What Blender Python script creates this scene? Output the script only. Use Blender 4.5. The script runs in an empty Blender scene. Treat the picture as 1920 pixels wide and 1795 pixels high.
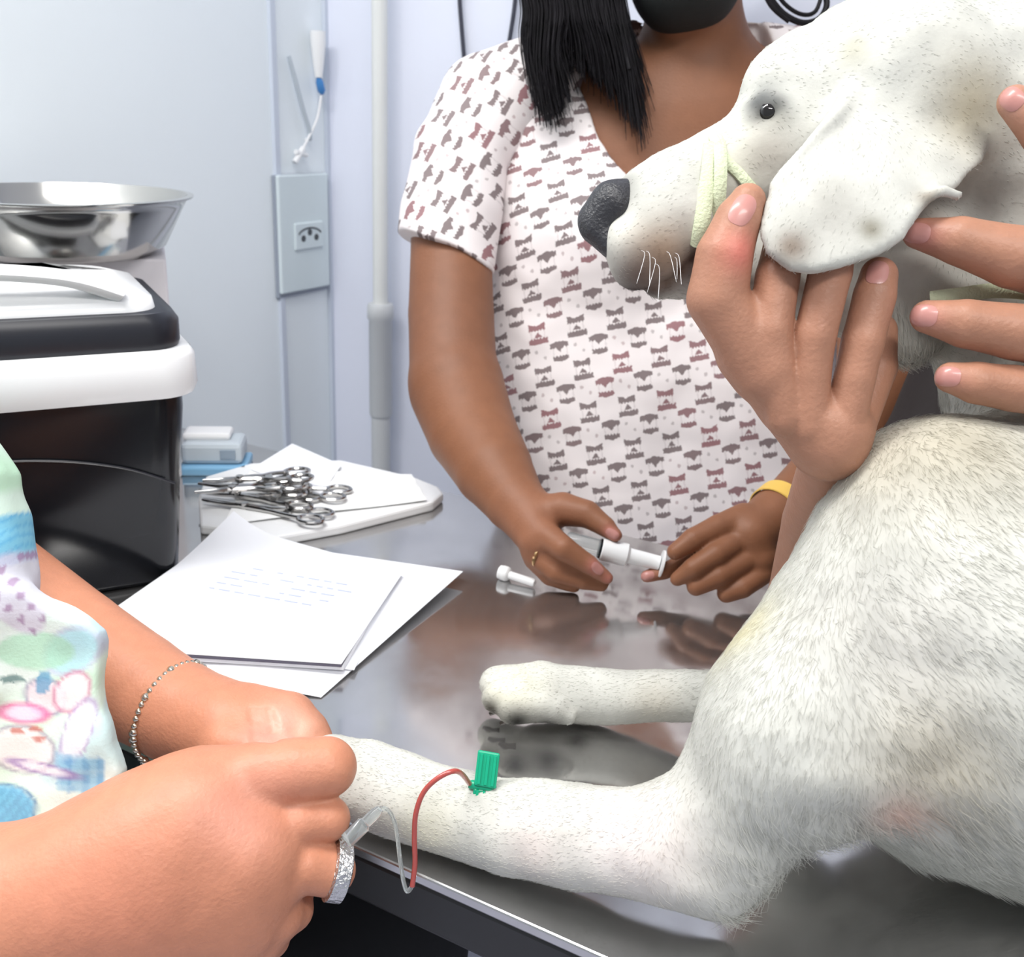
import bpy, bmesh, math, random
import numpy as np
from mathutils import Vector, Matrix
random.seed(7); rng = np.random.default_rng(7)
SC = bpy.context.scene
COL = SC.collection

# ------------------------------------------------------------------ camera
F = 1900.0
PITCH, ROLL = math.radians(20), math.radians(2.5)
C = np.array([0, 0, 1.35])
_r0 = np.array([1, 0, 0.]); FW = np.array([0, math.cos(PITCH), -math.sin(PITCH)]); _u0 = np.array([0, math.sin(PITCH), math.cos(PITCH)])
RT = _r0 * math.cos(ROLL) + _u0 * math.sin(ROLL); UP = _u0 * math.cos(ROLL) - _r0 * math.sin(ROLL)
cd = bpy.data.cameras.new('camera'); cam = bpy.data.objects.new('camera', cd); COL.objects.link(cam)
cd.sensor_fit = 'HORIZONTAL'; cd.sensor_width = 36; cd.lens = 36 * F / 1920; cd.clip_start = .02
M = Matrix.Identity(4)
for i in range(3):
    M[i][0] = RT[i]; M[i][1] = UP[i]; M[i][2] = -FW[i]; M[i][3] = C[i]
cam.matrix_world = M
SC.camera = cam
cd.dof.use_dof = True; cd.dof.focus_distance = .64; cd.dof.aperture_fstop = 14

# ------------------------------------------------------------------ world, lights, exposure
w = bpy.data.worlds.new('world'); SC.world = w; w.use_nodes = True
w.node_tree.nodes['Background'].inputs[0].default_value = (.86, .92, 1, 1)
w.node_tree.nodes['Background'].inputs[1].default_value = .46
def area(name, loc, target, size, power, col, sy=None):
    l = bpy.data.lights.new(name, 'AREA'); l.energy = power; l.color = col; l.size = size
    if sy: l.shape = 'RECTANGLE'; l.size_y = sy
    o = bpy.data.objects.new(name, l); COL.objects.link(o); o.location = loc
    o.rotation_euler = (Vector(target) - Vector(loc)).to_track_quat('-Z', 'Y').to_euler()
    return o
area('ceiling_lamp', (-.62, .45, 2.62), (-.62, .45, 0), 1.2, 31, (1, .98, .95), .35)
area('ceiling_lamp', (.55, -.6, 2.62), (.55, -.6, 0), 1.2, 26, (1, .98, .95), .35)
SC.view_settings.view_transform = 'Standard'; SC.view_settings.look = 'None'
SC.view_settings.gamma = 1; SC.view_settings.use_curve_mapping = False
SC.view_settings.exposure = 0.13

# ------------------------------------------------------------------ picking points of the place
def ray(x, y): return FW + RT * ((x - 960) / F) + UP * ((897.5 - y) / F)
def at(x, y, d): return C + ray(x, y) * d
def T(x, y, z=.9):
    v = ray(x, y); return C + v * ((z - C[2]) / v[2])
def proj(p):
    q = np.asarray(p) - C; d = q @ FW
    return 960 + F * (q @ RT) / d, 897.5 - F * (q @ UP) / d, d
def zfor(x, y, py):
    lo, hi = 0., 2.
    for _ in range(40):
        m = (lo + hi) / 2
        if proj((x, y, m))[1] > py: lo = m
        else: hi = m
    return lo
def nrm(v): v = np.asarray(v, float); return v / np.linalg.norm(v)

# ------------------------------------------------------------------ object helpers
def link(name, me, parent=None, mat=None):
    o = bpy.data.objects.new(name, me); COL.objects.link(o)
    if parent: o.parent = parent; o.matrix_parent_inverse = parent.matrix_world.inverted()
    if mat is not None and me is not None: me.materials.append(mat)
    return o
def thing(name, label, cat, loc=(0, 0, 0), group=None):
    o = bpy.data.objects.new(name, None); COL.objects.link(o); o.location = loc; o.empty_display_size = .02
    o.matrix_world = Matrix.Translation(loc)
    return tag(o, label, cat, group)
def tag(o, label, cat=None, group=None):
    o['label'] = label
    if cat: o['category'] = cat
    if group: o['group'] = group
    return o
def struct(o): o['kind'] = 'structure'; return o

class MB:
    def __init__(s): s.v = []; s.f = []
    def add(s, vs, fs):
        n = len(s.v); s.v += [tuple(map(float, p)) for p in vs]; s.f += [tuple(i + n for i in q) for q in fs]; return s
    def obox(s, c, ax, half):     # oriented box
        c = np.asarray(c, float); vs = [c + ax[0] * half[0] * i + ax[1] * half[1] * j + ax[2] * half[2] * k for i in (-1, 1) for j in (-1, 1) for k in (-1, 1)]
        return s.add(vs, [(0, 1, 3, 2), (4, 6, 7, 5), (0, 4, 5, 1), (2, 3, 7, 6), (0, 2, 6, 4), (1, 5, 7, 3)])
    def tube(s, pts, rad, n=10, flat=None, closed=False):   # flat=(axis, factor) squashes the section along axis
        pts = [np.asarray(p, float) for p in pts]; m = len(pts)
        if np.isscalar(rad): rad = [rad] * m
        vs = []; prev = None
        for i, p in enumerate(pts):
            a = pts[(i - 1) % m] if closed else pts[max(i - 1, 0)]; b = pts[(i + 1) % m] if closed else pts[min(i + 1, m - 1)]
            t = nrm(b - a)
            if prev is None: prev = np.cross(t, [0.3, .2, 1]) if abs(t[2]) < .9 else np.cross(t, [1, 0, 0])
            x = nrm(prev - t * (prev @ t)); y = np.cross(t, x); prev = x
            for k in range(n):
                q = 2 * math.pi * k / n; o = (x * math.cos(q) + y * math.sin(q)) * rad[i]
                if flat is not None:
                    ax = flat[0][i] if isinstance(flat[0], list) else flat[0]
                    o = o - ax * (o @ ax) * (1 - flat[1])
                vs.append(p + o)
        fs = []
        for i in range(m if closed else m - 1):
            for k in range(n):
                j = (i + 1) % m; fs.append((i * n + k, i * n + (k + 1) % n, j * n + (k + 1) % n, j * n + k))
        if not closed: fs += [tuple(range(n))[::-1], tuple((m - 1) * n + k for k in range(n))]
        return s.add(vs, fs)
    def lathe(s, c, ax, prof, n=40, closed=False):     # prof (radius, height along ax)
        c = np.asarray(c, float); ax = nrm(ax); x = nrm(np.cross(ax, [.31, .2, .9] if abs(ax[2]) < .95 else [1, 0, 0])); y = np.cross(ax, x)
        vs = [c + ax * h + (x * math.cos(2 * math.pi * k / n) + y * math.sin(2 * math.pi * k / n)) * r for r, h in prof for k in range(n)]
        m = len(prof); fs = []
        for i in range(m if closed else m - 1):
            for k in range(n):
                j = (i + 1) % m; fs.append((i * n + k, i * n + (k + 1) % n, j * n + (k + 1) % n, j * n + k))
        if not closed:
            if prof[0][0] > 1e-6: fs.append(tuple(range(n))[::-1])
            if prof[-1][0] > 1e-6: fs.append(tuple((m - 1) * n + k for k in range(n)))
        return s.add(vs, fs)
    def loft(s, rings, cap=True):
        n = len(rings[0]); vs = [p for r in rings for p in r]; fs = []
        for i in range(len(rings) - 1):
            for k in range(n): fs.append((i * n + k, i * n + (k + 1) % n, (i + 1) * n + (k + 1) % n, (i + 1) * n + k))
        if cap: fs += [tuple(range(n))[::-1], tuple((len(rings) - 1) * n + k for k in range(n))]
        return s.add(vs, fs)
    def build(s, name, mat, parent=None, smooth=True, bevel=0, angle=40):
        me = bpy.data.meshes.new(name); me.from_pydata(s.v, [], s.f); me.update()
        bm = bmesh.new(); bm.from_mesh(me); bmesh.ops.recalc_face_normals(bm, faces=bm.faces[:])
        if smooth:
            for e in bm.edges:
                e.smooth = not (len(e.link_faces) == 2 and e.calc_face_angle(0) > math.radians(angle))
            for fc in bm.faces: fc.smooth = True
        bm.to_mesh(me); bm.free()
        o = link(name, me, parent, mat)
        if bevel:
            b = o.modifiers.new('bevel', 'BEVEL'); b.width = bevel; b.segments = 2; b.limit_method = 'ANGLE'
        return o
def spline(pts, n=8):
    P = [np.asarray(p, float) for p in pts]; out = []
    for i in range(len(P) - 1):
        p0, p1, p2, p3 = P[max(i - 1, 0)], P[i], P[i + 1], P[min(i + 2, len(P) - 1)]
        for j in range(n):
            t = j / n; out.append(.5 * (2 * p1 + (p2 - p0) * t + (2 * p0 - 5 * p1 + 4 * p2 - p3) * t * t + (3 * p1 - p0 - 3 * p2 + p3) * t ** 3))
    out.append(P[-1]); return out

# ------------------------------------------------------------------ implicit bodies -> one continuous mesh
class Body:
    def __init__(s): s.ops = []
    def _add(s, kind, fn, k, lo, hi): s.ops.append((kind, fn, k, lo, hi)); return s
    def cone(s, a, ra, b, rb, k=.01, sq=None, kind='u'):
        a = np.asarray(a, float); b = np.asarray(b, float)
        if sq: ax, fac = nrm(sq[0]), sq[1]
        def fn(p):
            q = p - a; ab = b - a
            if sq:
                q = q + ax * ((q @ ax) * (1 / fac - 1))[:, None]; ab = ab + ax * ((ab @ ax) * (1 / fac - 1))
            t = np.clip(q @ ab / max(ab @ ab, 1e-12), 0, 1)
            d = np.sqrt(((q - t[:, None] * ab) ** 2).sum(1)) - (ra + t * (rb - ra))
            return d * (min(fac, 1) if sq else 1)
        R = max(ra, rb) * (max(1, sq[1]) if sq else 1)
        return s._add(kind, fn, k, np.minimum(a, b) - R, np.maximum(a, b) + R)
    def chain(s, pts, k=.008, d=None, sq=None, kd=1.0):     # pts: (px, py, depth, r_px)
        W = [(at(x, y, z), r * z / F) for x, y, z, r in pts]
        t = Body()
        for (a, ra), (b, rb) in zip(W[:-1], W[1:]): t.cone(a, ra, b, rb, .0025, sq)
        fns = [o[1] for o in t.ops]
        def fn(p):
            d = fns[0](p)
            for f_ in fns[1:]:
                b = f_(p); h = np.maximum(.0025 - np.abs(d - b), 0) / .0025; d = np.minimum(d, b) - h * h * .0025 * .12
            return d
        return s._add('u', fn, k, *t.bounds())
    def ell(s, c, radii, axes=None, k=.01, kind='u'):
        c = np.asarray(c, float); A = np.array(axes if axes is not None else (RT, UP, FW)); rr = np.asarray(radii, float)
        def fn(p):
            q = (p - c) @ A.T; k0 = np.sqrt(((q / rr) ** 2).sum(1)); k1 = np.sqrt(((q / rr ** 2) ** 2).sum(1)) + 1e-9
            return k0 * (k0 - 1) / k1
        R = rr.max(); return s._add(kind, fn, k, c - R, c + R)
    def pell(s, x, y, d, rx, ry, rz, k=.01, rot=0, kind='u'):   # ellipsoid: pixel centre, radii in pixels (rz in metres), rot degrees (image, ccw)
        q = math.radians(rot); a = RT * math.cos(q) + UP * math.sin(q); b = UP * math.cos(q) - RT * math.sin(q)
        return s.ell(at(x, y, d), (rx * d / F, ry * d / F, rz), (a, b, FW), k, kind)
    def slab(s, poly, d, th, k=.006, bend=None, rnd=.004, kind='u', tilt=(0, 0)):     # an outline with thickness, standing square to the view at depth d
        P = np.array([((x - 960) / F * d, (897.5 - y) / F * d) for x, y in poly]); ctr = P.mean(0)
        def fn(p):
            q = p - C; Z = q @ FW; X = q @ RT; Y = q @ UP
            Z = Z - d - tilt[0] * (X - ctr[0]) - tilt[1] * (Y - ctr[1])
            if bend: Z = Z + bend * ((X - ctr[0]) ** 2 + (Y - ctr[1]) ** 2)
            best = np.full(len(p), 1e9); ins = np.zeros(len(p), bool); n = len(P)
            for i in range(n):
                a = P[i]; b = P[(i + 1) % n]; e = b - a; wx = X - a[0]; wy = Y - a[1]
                t = np.clip((wx * e[0] + wy * e[1]) / (e @ e), 0, 1)
                best = np.minimum(best, (wx - t * e[0]) ** 2 + (wy - t * e[1]) ** 2)
                c1 = (a[1] <= Y) & (b[1] > Y); c2 = (a[1] > Y) & (b[1] <= Y); cr = e[0] * wy - e[1] * wx
                ins ^= (c1 & (cr > 0)) | (c2 & (cr < 0))
            q2 = np.sqrt(best) * np.where(ins, -1, 1) + rnd; q1 = np.abs(Z) - th + rnd
            return np.minimum(np.maximum(q1, q2), 0) + np.sqrt(np.maximum(q1, 0) ** 2 + np.maximum(q2, 0) ** 2) - rnd
        W = np.array([C + RT * x + UP * y + FW * (d + z) for x, y in P for z in (-th - .03, th + .03)])
        return s._add(kind, fn, k, W.min(0) - .01, W.max(0) + .01)
    def half(s, p, n, k=.002):      # keep the side n points away from
        p = np.asarray(p, float); n = nrm(n)
        return s._add('i', lambda q: (q - p) @ n, k, None, None)
    def warp(s, fn): return s._add('w', fn, 0, None, None)
    def ev(s, p, use=None):
        d = np.full(len(p), 1.0)
        for i, (kind, fn, k, lo, hi) in enumerate(s.ops):
            if kind == 'u':
                if use is not None and not use[i]: continue
                b = fn(p); h = np.maximum(k - np.abs(d - b), 0) / k; d = np.minimum(d, b) - h * h * k * .25
            elif kind == 'w': d = d + fn(p)
            else:
                b = fn(p) if kind == 'i' else -fn(p); h = np.maximum(k - np.abs(d - b), 0) / k; d = np.maximum(d, b) + h * h * k * .25
        return d
    def bounds(s):
        lo = np.min([o[3] for o in s.ops if o[0] == 'u'], 0); hi = np.max([o[4] for o in s.ops if o[0] == 'u'], 0); return lo - .01, hi + .01
    def surf(s, x, y, d0=.3, d1=1.6, off=0):       # first point of the body seen through a pixel
        v = ray(x, y); ts = np.arange(d0, d1, .002); d = s.ev(C + v * ts[:, None]); i = np.argmax(d < 0)
        if d[i] >= 0: i = np.argmin(d)
        return C + v * (ts[i] - off)
    def mesh(s, h, B=8):
        lo, hi = s.bounds(); H = h * B; nb = np.ceil((hi - lo) / H).astype(int) + 1
        g = np.stack(np.meshgrid(*[np.arange(n) for n in nb], indexing='ij'), -1).reshape(-1, 3)
        keep = []
        for c in np.array_split(g, max(1, len(g) // 200000)):
            keep.append(c[np.abs(s.ev(lo + (c + .5) * H)) < H * 1.25])
        blk = np.concatenate(keep); gk = blk // 4; key = (gk[:, 0] * 4096 + gk[:, 1]) * 4096 + gk[:, 2]
        o = np.argsort(key, kind='stable'); blk = blk[o]; key = key[o]; st = np.flatnonzero(np.r_[True, key[1:] != key[:-1]]); en = np.r_[st[1:], len(key)]
        loc = np.stack(np.meshgrid(*[np.arange(B + 1)] * 3, indexing='ij'), -1).reshape(-1, 3)
        D = np.empty((len(blk), (B + 1) ** 3), np.float32)
        gc = np.array([lo + (blk[a:b].mean(0) + .5) * H for a, b in zip(st, en)]); gr = np.array([np.linalg.norm((blk[a:b] - blk[a:b].mean(0)), axis=1).max() * H + H * .9 for a, b in zip(st, en)])
        pd = np.array([op[1](gc) if op[0] == 'u' else np.full(len(gc), 9.) for op in s.ops]); mn = pd.min(0)
        ks = np.array([op[2] for op in s.ops])
        for gi, (a, b) in enumerate(zip(st, en)):
            use = pd[:, gi] < mn[gi] + 2.6 * gr[gi] + ks
            P = (lo + (blk[a:b, None, :] * B + loc[None]) * h).reshape(-1, 3)
            D[a:b] = s.ev(P, use).reshape(b - a, -1)
        n1 = B + 1; D = D.reshape(-1, n1, n1, n1); S = D < 0
        cs = [(i, j, k) for i in (0, 1) for j in (0, 1) for k in (0, 1)]
        cnt = sum(S[:, i:i + B, j:j + B, k:k + B].astype(np.int8) for i, j, k in cs)
        bi, ci, cj, ck = np.nonzero((cnt > 0) & (cnt < 8))
        gcell = blk[bi] * B + np.stack([ci, cj, ck], 1); key = (gcell[:, 0].astype(np.int64) << 40) | (gcell[:, 1].astype(np.int64) << 20) | gcell[:, 2]
        o = np.argsort(key); key = key[o]; gcell = gcell[o]; bi, ci, cj, ck = bi[o], ci[o], cj[o], ck[o]
        val = {c: D[bi, ci + c[0], cj + c[1], ck + c[2]] for c in cs}
        acc = np.zeros((len(bi), 3)); num = np.zeros(len(bi))
        for c in cs:
            for ax in range(3):
                if c[ax] == 0:
                    e = list(c); e[ax] = 1; a = val[c]; b = val[tuple(e)]; m = (a < 0) != (b < 0); t = np.where(m, a / np.where(m, a - b, 1), 0)
                    pt = np.tile(np.array(c, float), (len(bi), 1)); pt[:, ax] = t; acc[m] += pt[m]; num += m
        V = lo + (gcell + acc / num[:, None]) * h
        Q = []
        for ax in range(3):
            sl0 = [slice(0, B)] * 3; sl1 = [slice(0, B)] * 3; sl1[ax] = slice(1, B + 1)
            s0 = S[(slice(None), *sl0)]; s1 = S[(slice(None), *sl1)]
            b_, i_, j_, k_ = np.nonzero(s0 != s1); inside = s0[b_, i_, j_, k_]
            cell = blk[b_] * B + np.stack([i_, j_, k_], 1); u_, v_ = (ax + 1) % 3, (ax + 2) % 3; idx = []; ok = np.ones(len(cell), bool)
            for du, dv in ((-1, -1), (0, -1), (0, 0), (-1, 0)):
                cc = cell.copy(); cc[:, u_] += du; cc[:, v_] += dv
                kk = (cc[:, 0].astype(np.int64) << 40) | (cc[:, 1].astype(np.int64) << 20) | cc[:, 2]
                f_ = np.minimum(np.searchsorted(key, kk), len(key) - 1); ok &= key[f_] == kk; idx.append(f_)
            q = np.stack(idx, 1); q[~inside] = q[~inside][:, ::-1]; Q.append(q[ok])
        return V, np.concatenate(Q)
def smooth_v(V, Q, it=1, lam=.5):
    E = np.concatenate([Q[:, [0, 1]], Q[:, [1, 2]], Q[:, [2, 3]], Q[:, [3, 0]]]); E = np.concatenate([E, E[:, ::-1]])
    n = np.bincount(E[:, 0], minlength=len(V))
    for _ in range(it):
        A = np.stack([np.bincount(E[:, 0], V[E[:, 1], i], minlength=len(V)) for i in range(3)], 1)
        V = V + lam * (A / np.maximum(n, 1)[:, None] - V)
    return V
def vnormals(V, Q):
    n = np.cross(V[Q[:, 2]] - V[Q[:, 0]], V[Q[:, 3]] - V[Q[:, 1]]); N = np.zeros_like(V)
    for j in range(4):
        for i in range(3): N[:, i] += np.bincount(Q[:, j], n[:, i], minlength=len(V))
    return N / (np.linalg.norm(N, axis=1)[:, None] + 1e-12)
def raw_mesh(name, V, Q, mat, parent=None, col=None, vec=None):
    me = bpy.data.meshes.new(name); me.vertices.add(len(V)); me.vertices.foreach_set('co', V.astype(np.float32).ravel())
    me.loops.add(Q.size); me.loops.foreach_set('vertex_index', Q.astype(np.int32).ravel())
    me.polygons.add(len(Q)); me.polygons.foreach_set('loop_start', np.arange(0, Q.size, 4, dtype=np.int32))
    me.polygons.foreach_set('use_smooth', np.ones(len(Q), bool))
    me.update(calc_edges=True); me.validate()
    if col is not None:
        a = me.color_attributes.new('Col', 'FLOAT_COLOR', 'POINT'); a.data.foreach_set('color', np.c_[col, np.ones(len(V))].astype(np.float32).ravel())
    if vec is not None:
        a = me.attributes.new('cloth', 'FLOAT_VECTOR', 'POINT'); a.data.foreach_set('vector', vec.astype(np.float32).ravel())
    return link(name, me, parent, mat)
def blob(name, body, h, mat, parent=None, color=None, cloth=None, it=1):
    V, Q = body.mesh(h); V = smooth_v(V, Q, it)
    return raw_mesh(name, V, Q, mat, parent, color(V) if color else None, cloth(V) if cloth else None)
def srgb(*c): return np.array([((x / 255 + .055) / 1.055) ** 2.4 if x > 10 else x / 255 / 12.92 for x in c])
def wob(p, f, ph=0):      # cheap smooth noise, about -1..1
    x, y, z = p[:, 0] * f, p[:, 1] * f, p[:, 2] * f
    return (np.sin(x * 1.3 + 1.7 * np.sin(y * .9 + ph) + ph) + np.sin(y * 1.1 + 1.9 * np.sin(z * 1.2 + ph * 2)) + np.sin(z * 1.4 + 1.6 * np.sin(x * 1.05 + ph * 3))) / 3
def paint(V, base, spots, var=.05, f=40):
    c = np.tile(np.asarray(base, float), (len(V), 1)); c *= (1 + var * wob(V, f))[:, None]
    for p, r, cc, st in spots:
        d2 = ((V - p) ** 2).sum(1) / r ** 2; wgt = (st * np.exp(-d2))[:, None]; c = c * (1 - wgt) + np.asarray(cc) * wgt
    return c

# ------------------------------------------------------------------ materials
def mat(name, col, rough=.5, metal=0, bump=0, bscale=200, spec=.5, trans=0, attr=False, sss=0, sssr=(.008, .004, .002), var=0, vscale=20, rvar=0, coat=0, alpha=1, ior=None, sheen=0):
    m = bpy.data.materials.new(name); m.use_nodes = True; nt = m.node_tree; b = nt.nodes['Principled BSDF']; L = nt.links.new
    b.inputs['Base Color'].default_value = (*col, 1); b.inputs['Roughness'].default_value = rough; b.inputs['Metallic'].default_value = metal
    b.inputs['Specular IOR Level'].default_value = spec; b.inputs['Transmission Weight'].default_value = trans; b.inputs['Coat Weight'].default_value = coat
    b.inputs['Alpha'].default_value = alpha; b.inputs['Sheen Weight'].default_value = sheen
    if ior: b.inputs['IOR'].default_value = ior
    if sss: b.inputs['Subsurface Weight'].default_value = sss; b.inputs['Subsurface Radius'].default_value = sssr; b.inputs['Subsurface Scale'].default_value = 1.0
    tc = nt.nodes.new('ShaderNodeTexCoord'); src = None
    if attr:
        a = nt.nodes.new('ShaderNodeAttribute'); a.attribute_name = 'Col'; src = a.outputs['Color']
    if var or attr:
        n = nt.nodes.new('ShaderNodeTexNoise'); n.inputs['Scale'].default_value = vscale; n.inputs['Detail'].default_value = 5; L(tc.outputs['Object'], n.inputs['Vector'])
        mr = nt.nodes.new('ShaderNodeMapRange'); mr.inputs[1].default_value = .3; mr.inputs[2].default_value = .7; mr.inputs[3].default_value = 1 - var; mr.inputs[4].default_value = 1 + var; L(n.outputs[0], mr.inputs[0])
        mx = nt.nodes.new('ShaderNodeMix'); mx.data_type = 'RGBA'; mx.blend_type = 'MULTIPLY'; mx.inputs[0].default_value = 1
        if src: L(src, mx.inputs[6])
        else: mx.inputs[6].default_value = (*col, 1)
        L(mr.outputs[0], mx.inputs[7]); L(mx.outputs[2], b.inputs['Base Color'])
        if rvar:
            m2 = nt.nodes.new('ShaderNodeMapRange'); m2.inputs[1].default_value = .3; m2.inputs[2].default_value = .7; m2.inputs[3].default_value = max(0, rough - rvar); m2.inputs[4].default_value = rough + rvar; L(n.outputs[0], m2.inputs[0]); L(m2.outputs[0], b.inputs['Roughness'])
    if bump:
        n = nt.nodes.new('ShaderNodeTexNoise'); n.inputs['Scale'].default_value = bscale; n.inputs['Detail'].default_value = 3; L(tc.outputs['Object'], n.inputs['Vector'])
        bp = nt.nodes.new('ShaderNodeBump'); bp.inputs['Strength'].default_value = bump; bp.inputs['Distance'].default_value = .002; L(n.outputs[0], bp.inputs['Height']); L(bp.outputs[0], b.inputs['Normal'])
    return m
S = lambda *c: tuple(srgb(*c))
MT = dict(
    wall_l=mat('painted wall', S(238, 245, 249), .55, var=.02, vscale=2), wall_b=mat('lavender wall', S(230, 234, 248), .55, var=.02, vscale=2),
    ceil=mat('ceiling paint', S(235, 235, 235), .7), floor=mat('floor tile', S(190, 190, 205), .35, var=.05, vscale=6),
    joint=mat('wall joint', S(205, 213, 226), .6), pipe=mat('white plastic pipe', S(226, 228, 226), .35), pipe_joint=mat('grey pipe', S(205, 208, 210), .4),
    plate=mat('outlet plastic', S(214, 226, 230), .35), dark=mat('dark hole', S(70, 75, 80), .5), shade=mat('plate base shade', S(150, 158, 172), .5),
    clear=mat('clear plastic', (.9, .95, .95), .1, trans=.85, ior=1.3), white=mat('white plastic', S(240, 241, 242), .25), blue=mat('blue plastic', S(70, 135, 200), .3),
    cable=mat('dark cable', S(60, 62, 75), .5), steel=mat('polished steel', (.62, .61, .58), .12, metal=1), chrome=mat('instrument steel', (.5, .49, .48), .18, metal=1),
    black=mat('black plastic', (.009, .010, .013), .18, spec=.35), band=mat('dark grey plastic', (.014, .015, .022), .35), card=mat('white card', S(236, 232, 236), .6),
    grey=mat('grey plastic', S(190, 200, 208), .35), lcd=mat('grey display', S(140, 155, 170), .2), pale_blue=mat('pale blue plastic', S(130, 180, 215), .3),
    paper=mat('paper', S(243, 245, 250), .6, var=.01), cloth=mat('drape cloth', S(243, 244, 244), .8, bump=.15, bscale=150), ink=mat('pale print', S(186, 193, 216), .7),
    rubber=mat('black table edge', (.012, .012, .013), .35), gold=mat('gold', (.85, .55, .28), .2, metal=1), silver=mat('engraved silver', (.66, .66, .66), .25, metal=1, bump=.9, bscale=420),
    band_y=mat('yellow band', S(232, 190, 92), .5), trousers=mat('black cloth', (.008, .008, .01), .8, bump=.2), hair=mat('black hair', (.006, .005, .007), .5, spec=.22, var=.4, vscale=60),
    mask=mat('black mask', (.010, .013, .013), .75, bump=.2, bscale=300), maroon=mat('dark maroon cloth', S(22, 11, 11), .8, bump=.2), shoe=mat('shoe', (.03, .03, .03), .6),
    green=mat('green plastic', S(12, 165, 125), .3), blood=mat('blood filled tube', S(178, 78, 70), .2, coat=.5), gauze=mat('pale green gauze', S(208, 216, 184), .85, bump=.4, bscale=600),
    nose=mat('wet black nose', S(48, 48, 52), .38, bump=.5, bscale=500), eye=mat('dark eye', (.008, .006, .005), .06, coat=.6),
    skin_f=mat('fair skin', (1, 1, 1), .45, attr=True, var=.05, vscale=90, bump=.22, bscale=380, sss=.12, spec=.35),
    skin_b=mat('brown skin', (1, 1, 1), .52, attr=True, var=.05, vscale=60, bump=.15, bscale=380, sss=.08, spec=.35),
    skin_h=mat('olive skin', (1, 1, 1), .45, attr=True, var=.05, vscale=90, bump=.2, bscale=380, sss=.10, spec=.35),
    coat=mat('dog coat', (1, 1, 1), .75, attr=True, var=.11, vscale=38, bump=.14, bscale=260, spec=.2), fur=mat('dog fur', (1, 1, 1), .8, attr=True, spec=.1),
    scrub_v=mat('pastel printed cotton', (1, 1, 1), .8, attr=True, bump=.12, bscale=500), bead=mat('bracelet metal', (.78, .74, .62), .22, metal=1),
    claw=mat('dark claw', S(70, 62, 55), .4))

# ------------------------------------------------------------------ table frame, room shell
A0 = T(650, 1580); ED = nrm(T(1130, 1795) - A0); ND = np.array([-ED[1], ED[0], 0.]); Z = np.array([0, 0, 1.])
def tb(s, t, z=0.): return np.array([A0[0], A0[1], z]) + ED * s + ND * t     # s along the near edge, t away from it
WS, WT = -.92, 1.14                                                          # the two walls
def slab_between(name, p, q, th, n, mat_, z0=0, z1=2.7):
    d = nrm(q - p); L = np.linalg.norm(q - p); m = MB(); m.obox((p + q) / 2 + Z * (z0 + z1) / 2 + n * th / 2, (d, n, Z), (L / 2, th / 2, (z1 - z0) / 2)); return struct(m.build(name, mat_, smooth=False))
slab_between('wall_left', tb(WS, -2.0), tb(WS, WT + .1), .1, -ED, MT['wall_l'])
slab_between('wall_back', tb(WS - .1, WT), tb(3.2, WT), .1, ND, MT['wall_b'])
for nm, z, mm in (('floor', -.025, MT['floor']), ('ceiling', 2.725, MT['ceil'])):
    m = MB(); m.obox(tb(1.1, -.4, z), (ED, ND, Z), (2.15, 1.62, .025)); struct(m.build(nm, mm, smooth=False))
def wall_hit(x, y, left):
    v = ray(x, y); n = ED if left else ND; p = tb(WS, 0) if left else tb(0, WT); return C + v * (((p - C) @ n) / (v @ n))
# corner bead, and the panel joint left of the outlet
pc = tb(WS, WT); m = MB(); m.obox(pc + ED * .004 - ND * .004 + Z * 1.35, (ED, ND, Z), (.004, .004, 1.35)); struct(m.build('trim_1', MT['joint'], smooth=False))
pj = wall_hit(512, 200, True); m = MB(); m.obox(np.array([pj[0], pj[1], 1.35]) + ED * .0035, (ED, ND, Z), (.0035, .006, 1.35)); struct(m.build('trim_2', MT['joint'], smooth=False))

# ------------------------------------------------------------------ examination table
steel = bpy.data.materials.new('worn steel sheet'); steel.use_nodes = True
nt = steel.node_tree; b = nt.nodes['Principled BSDF']; L = nt.links.new
tc = nt.nodes.new('ShaderNodeTexCoord')
n1 = nt.nodes.new('ShaderNodeTexNoise'); n1.inputs['Scale'].default_value = 9; n1.inputs['Detail'].default_value = 6; L(tc.outputs['Object'], n1.inputs['Vector'])
r1 = nt.nodes.new('ShaderNodeValToRGB'); r1.color_ramp.elements[0].position = .35; r1.color_ramp.elements[0].color = (.50, .495, .50, 1); r1.color_ramp.elements[1].position = .72; r1.color_ramp.elements[1].color = (.62, .615, .61, 1); L(n1.outputs[0], r1.inputs[0]); L(r1.outputs[0], b.inputs['Base Color'])
n2 = nt.nodes.new('ShaderNodeTexNoise'); n2.inputs['Scale'].default_value = 14; n2.inputs['Detail'].default_value = 8; L(tc.outputs['Object'], n2.inputs['Vector'])
r2 = nt.nodes.new('ShaderNodeMapRange'); r2.inputs[1].default_value = .35; r2.inputs[2].default_value = .7; r2.inputs[3].default_value = .06; r2.inputs[4].default_value = .24; L(n2.outputs[0], r2.inputs[0]); L(r2.outputs[0], b.inputs['Roughness'])
b.inputs['Metallic'].default_value = .92
n3 = nt.nodes.new('ShaderNodeTexNoise'); n3.inputs['Scale'].default_value = 5; L(tc.outputs['Object'], n3.inputs['Vector'])
bp = nt.nodes.new('ShaderNodeBump'); bp.inputs['Strength'].default_value = .05; bp.inputs['Distance'].default_value = .01; L(n3.outputs[0], bp.inputs['Height']); L(bp.outputs[0], b.inputs['Normal'])
TL, TR, TW = -.84, 1.05, .575
table = thing('exam_table', 'stainless steel examination table with a black edge band that the white dog lies on', 'table', tb(.1, TW / 2))
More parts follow.
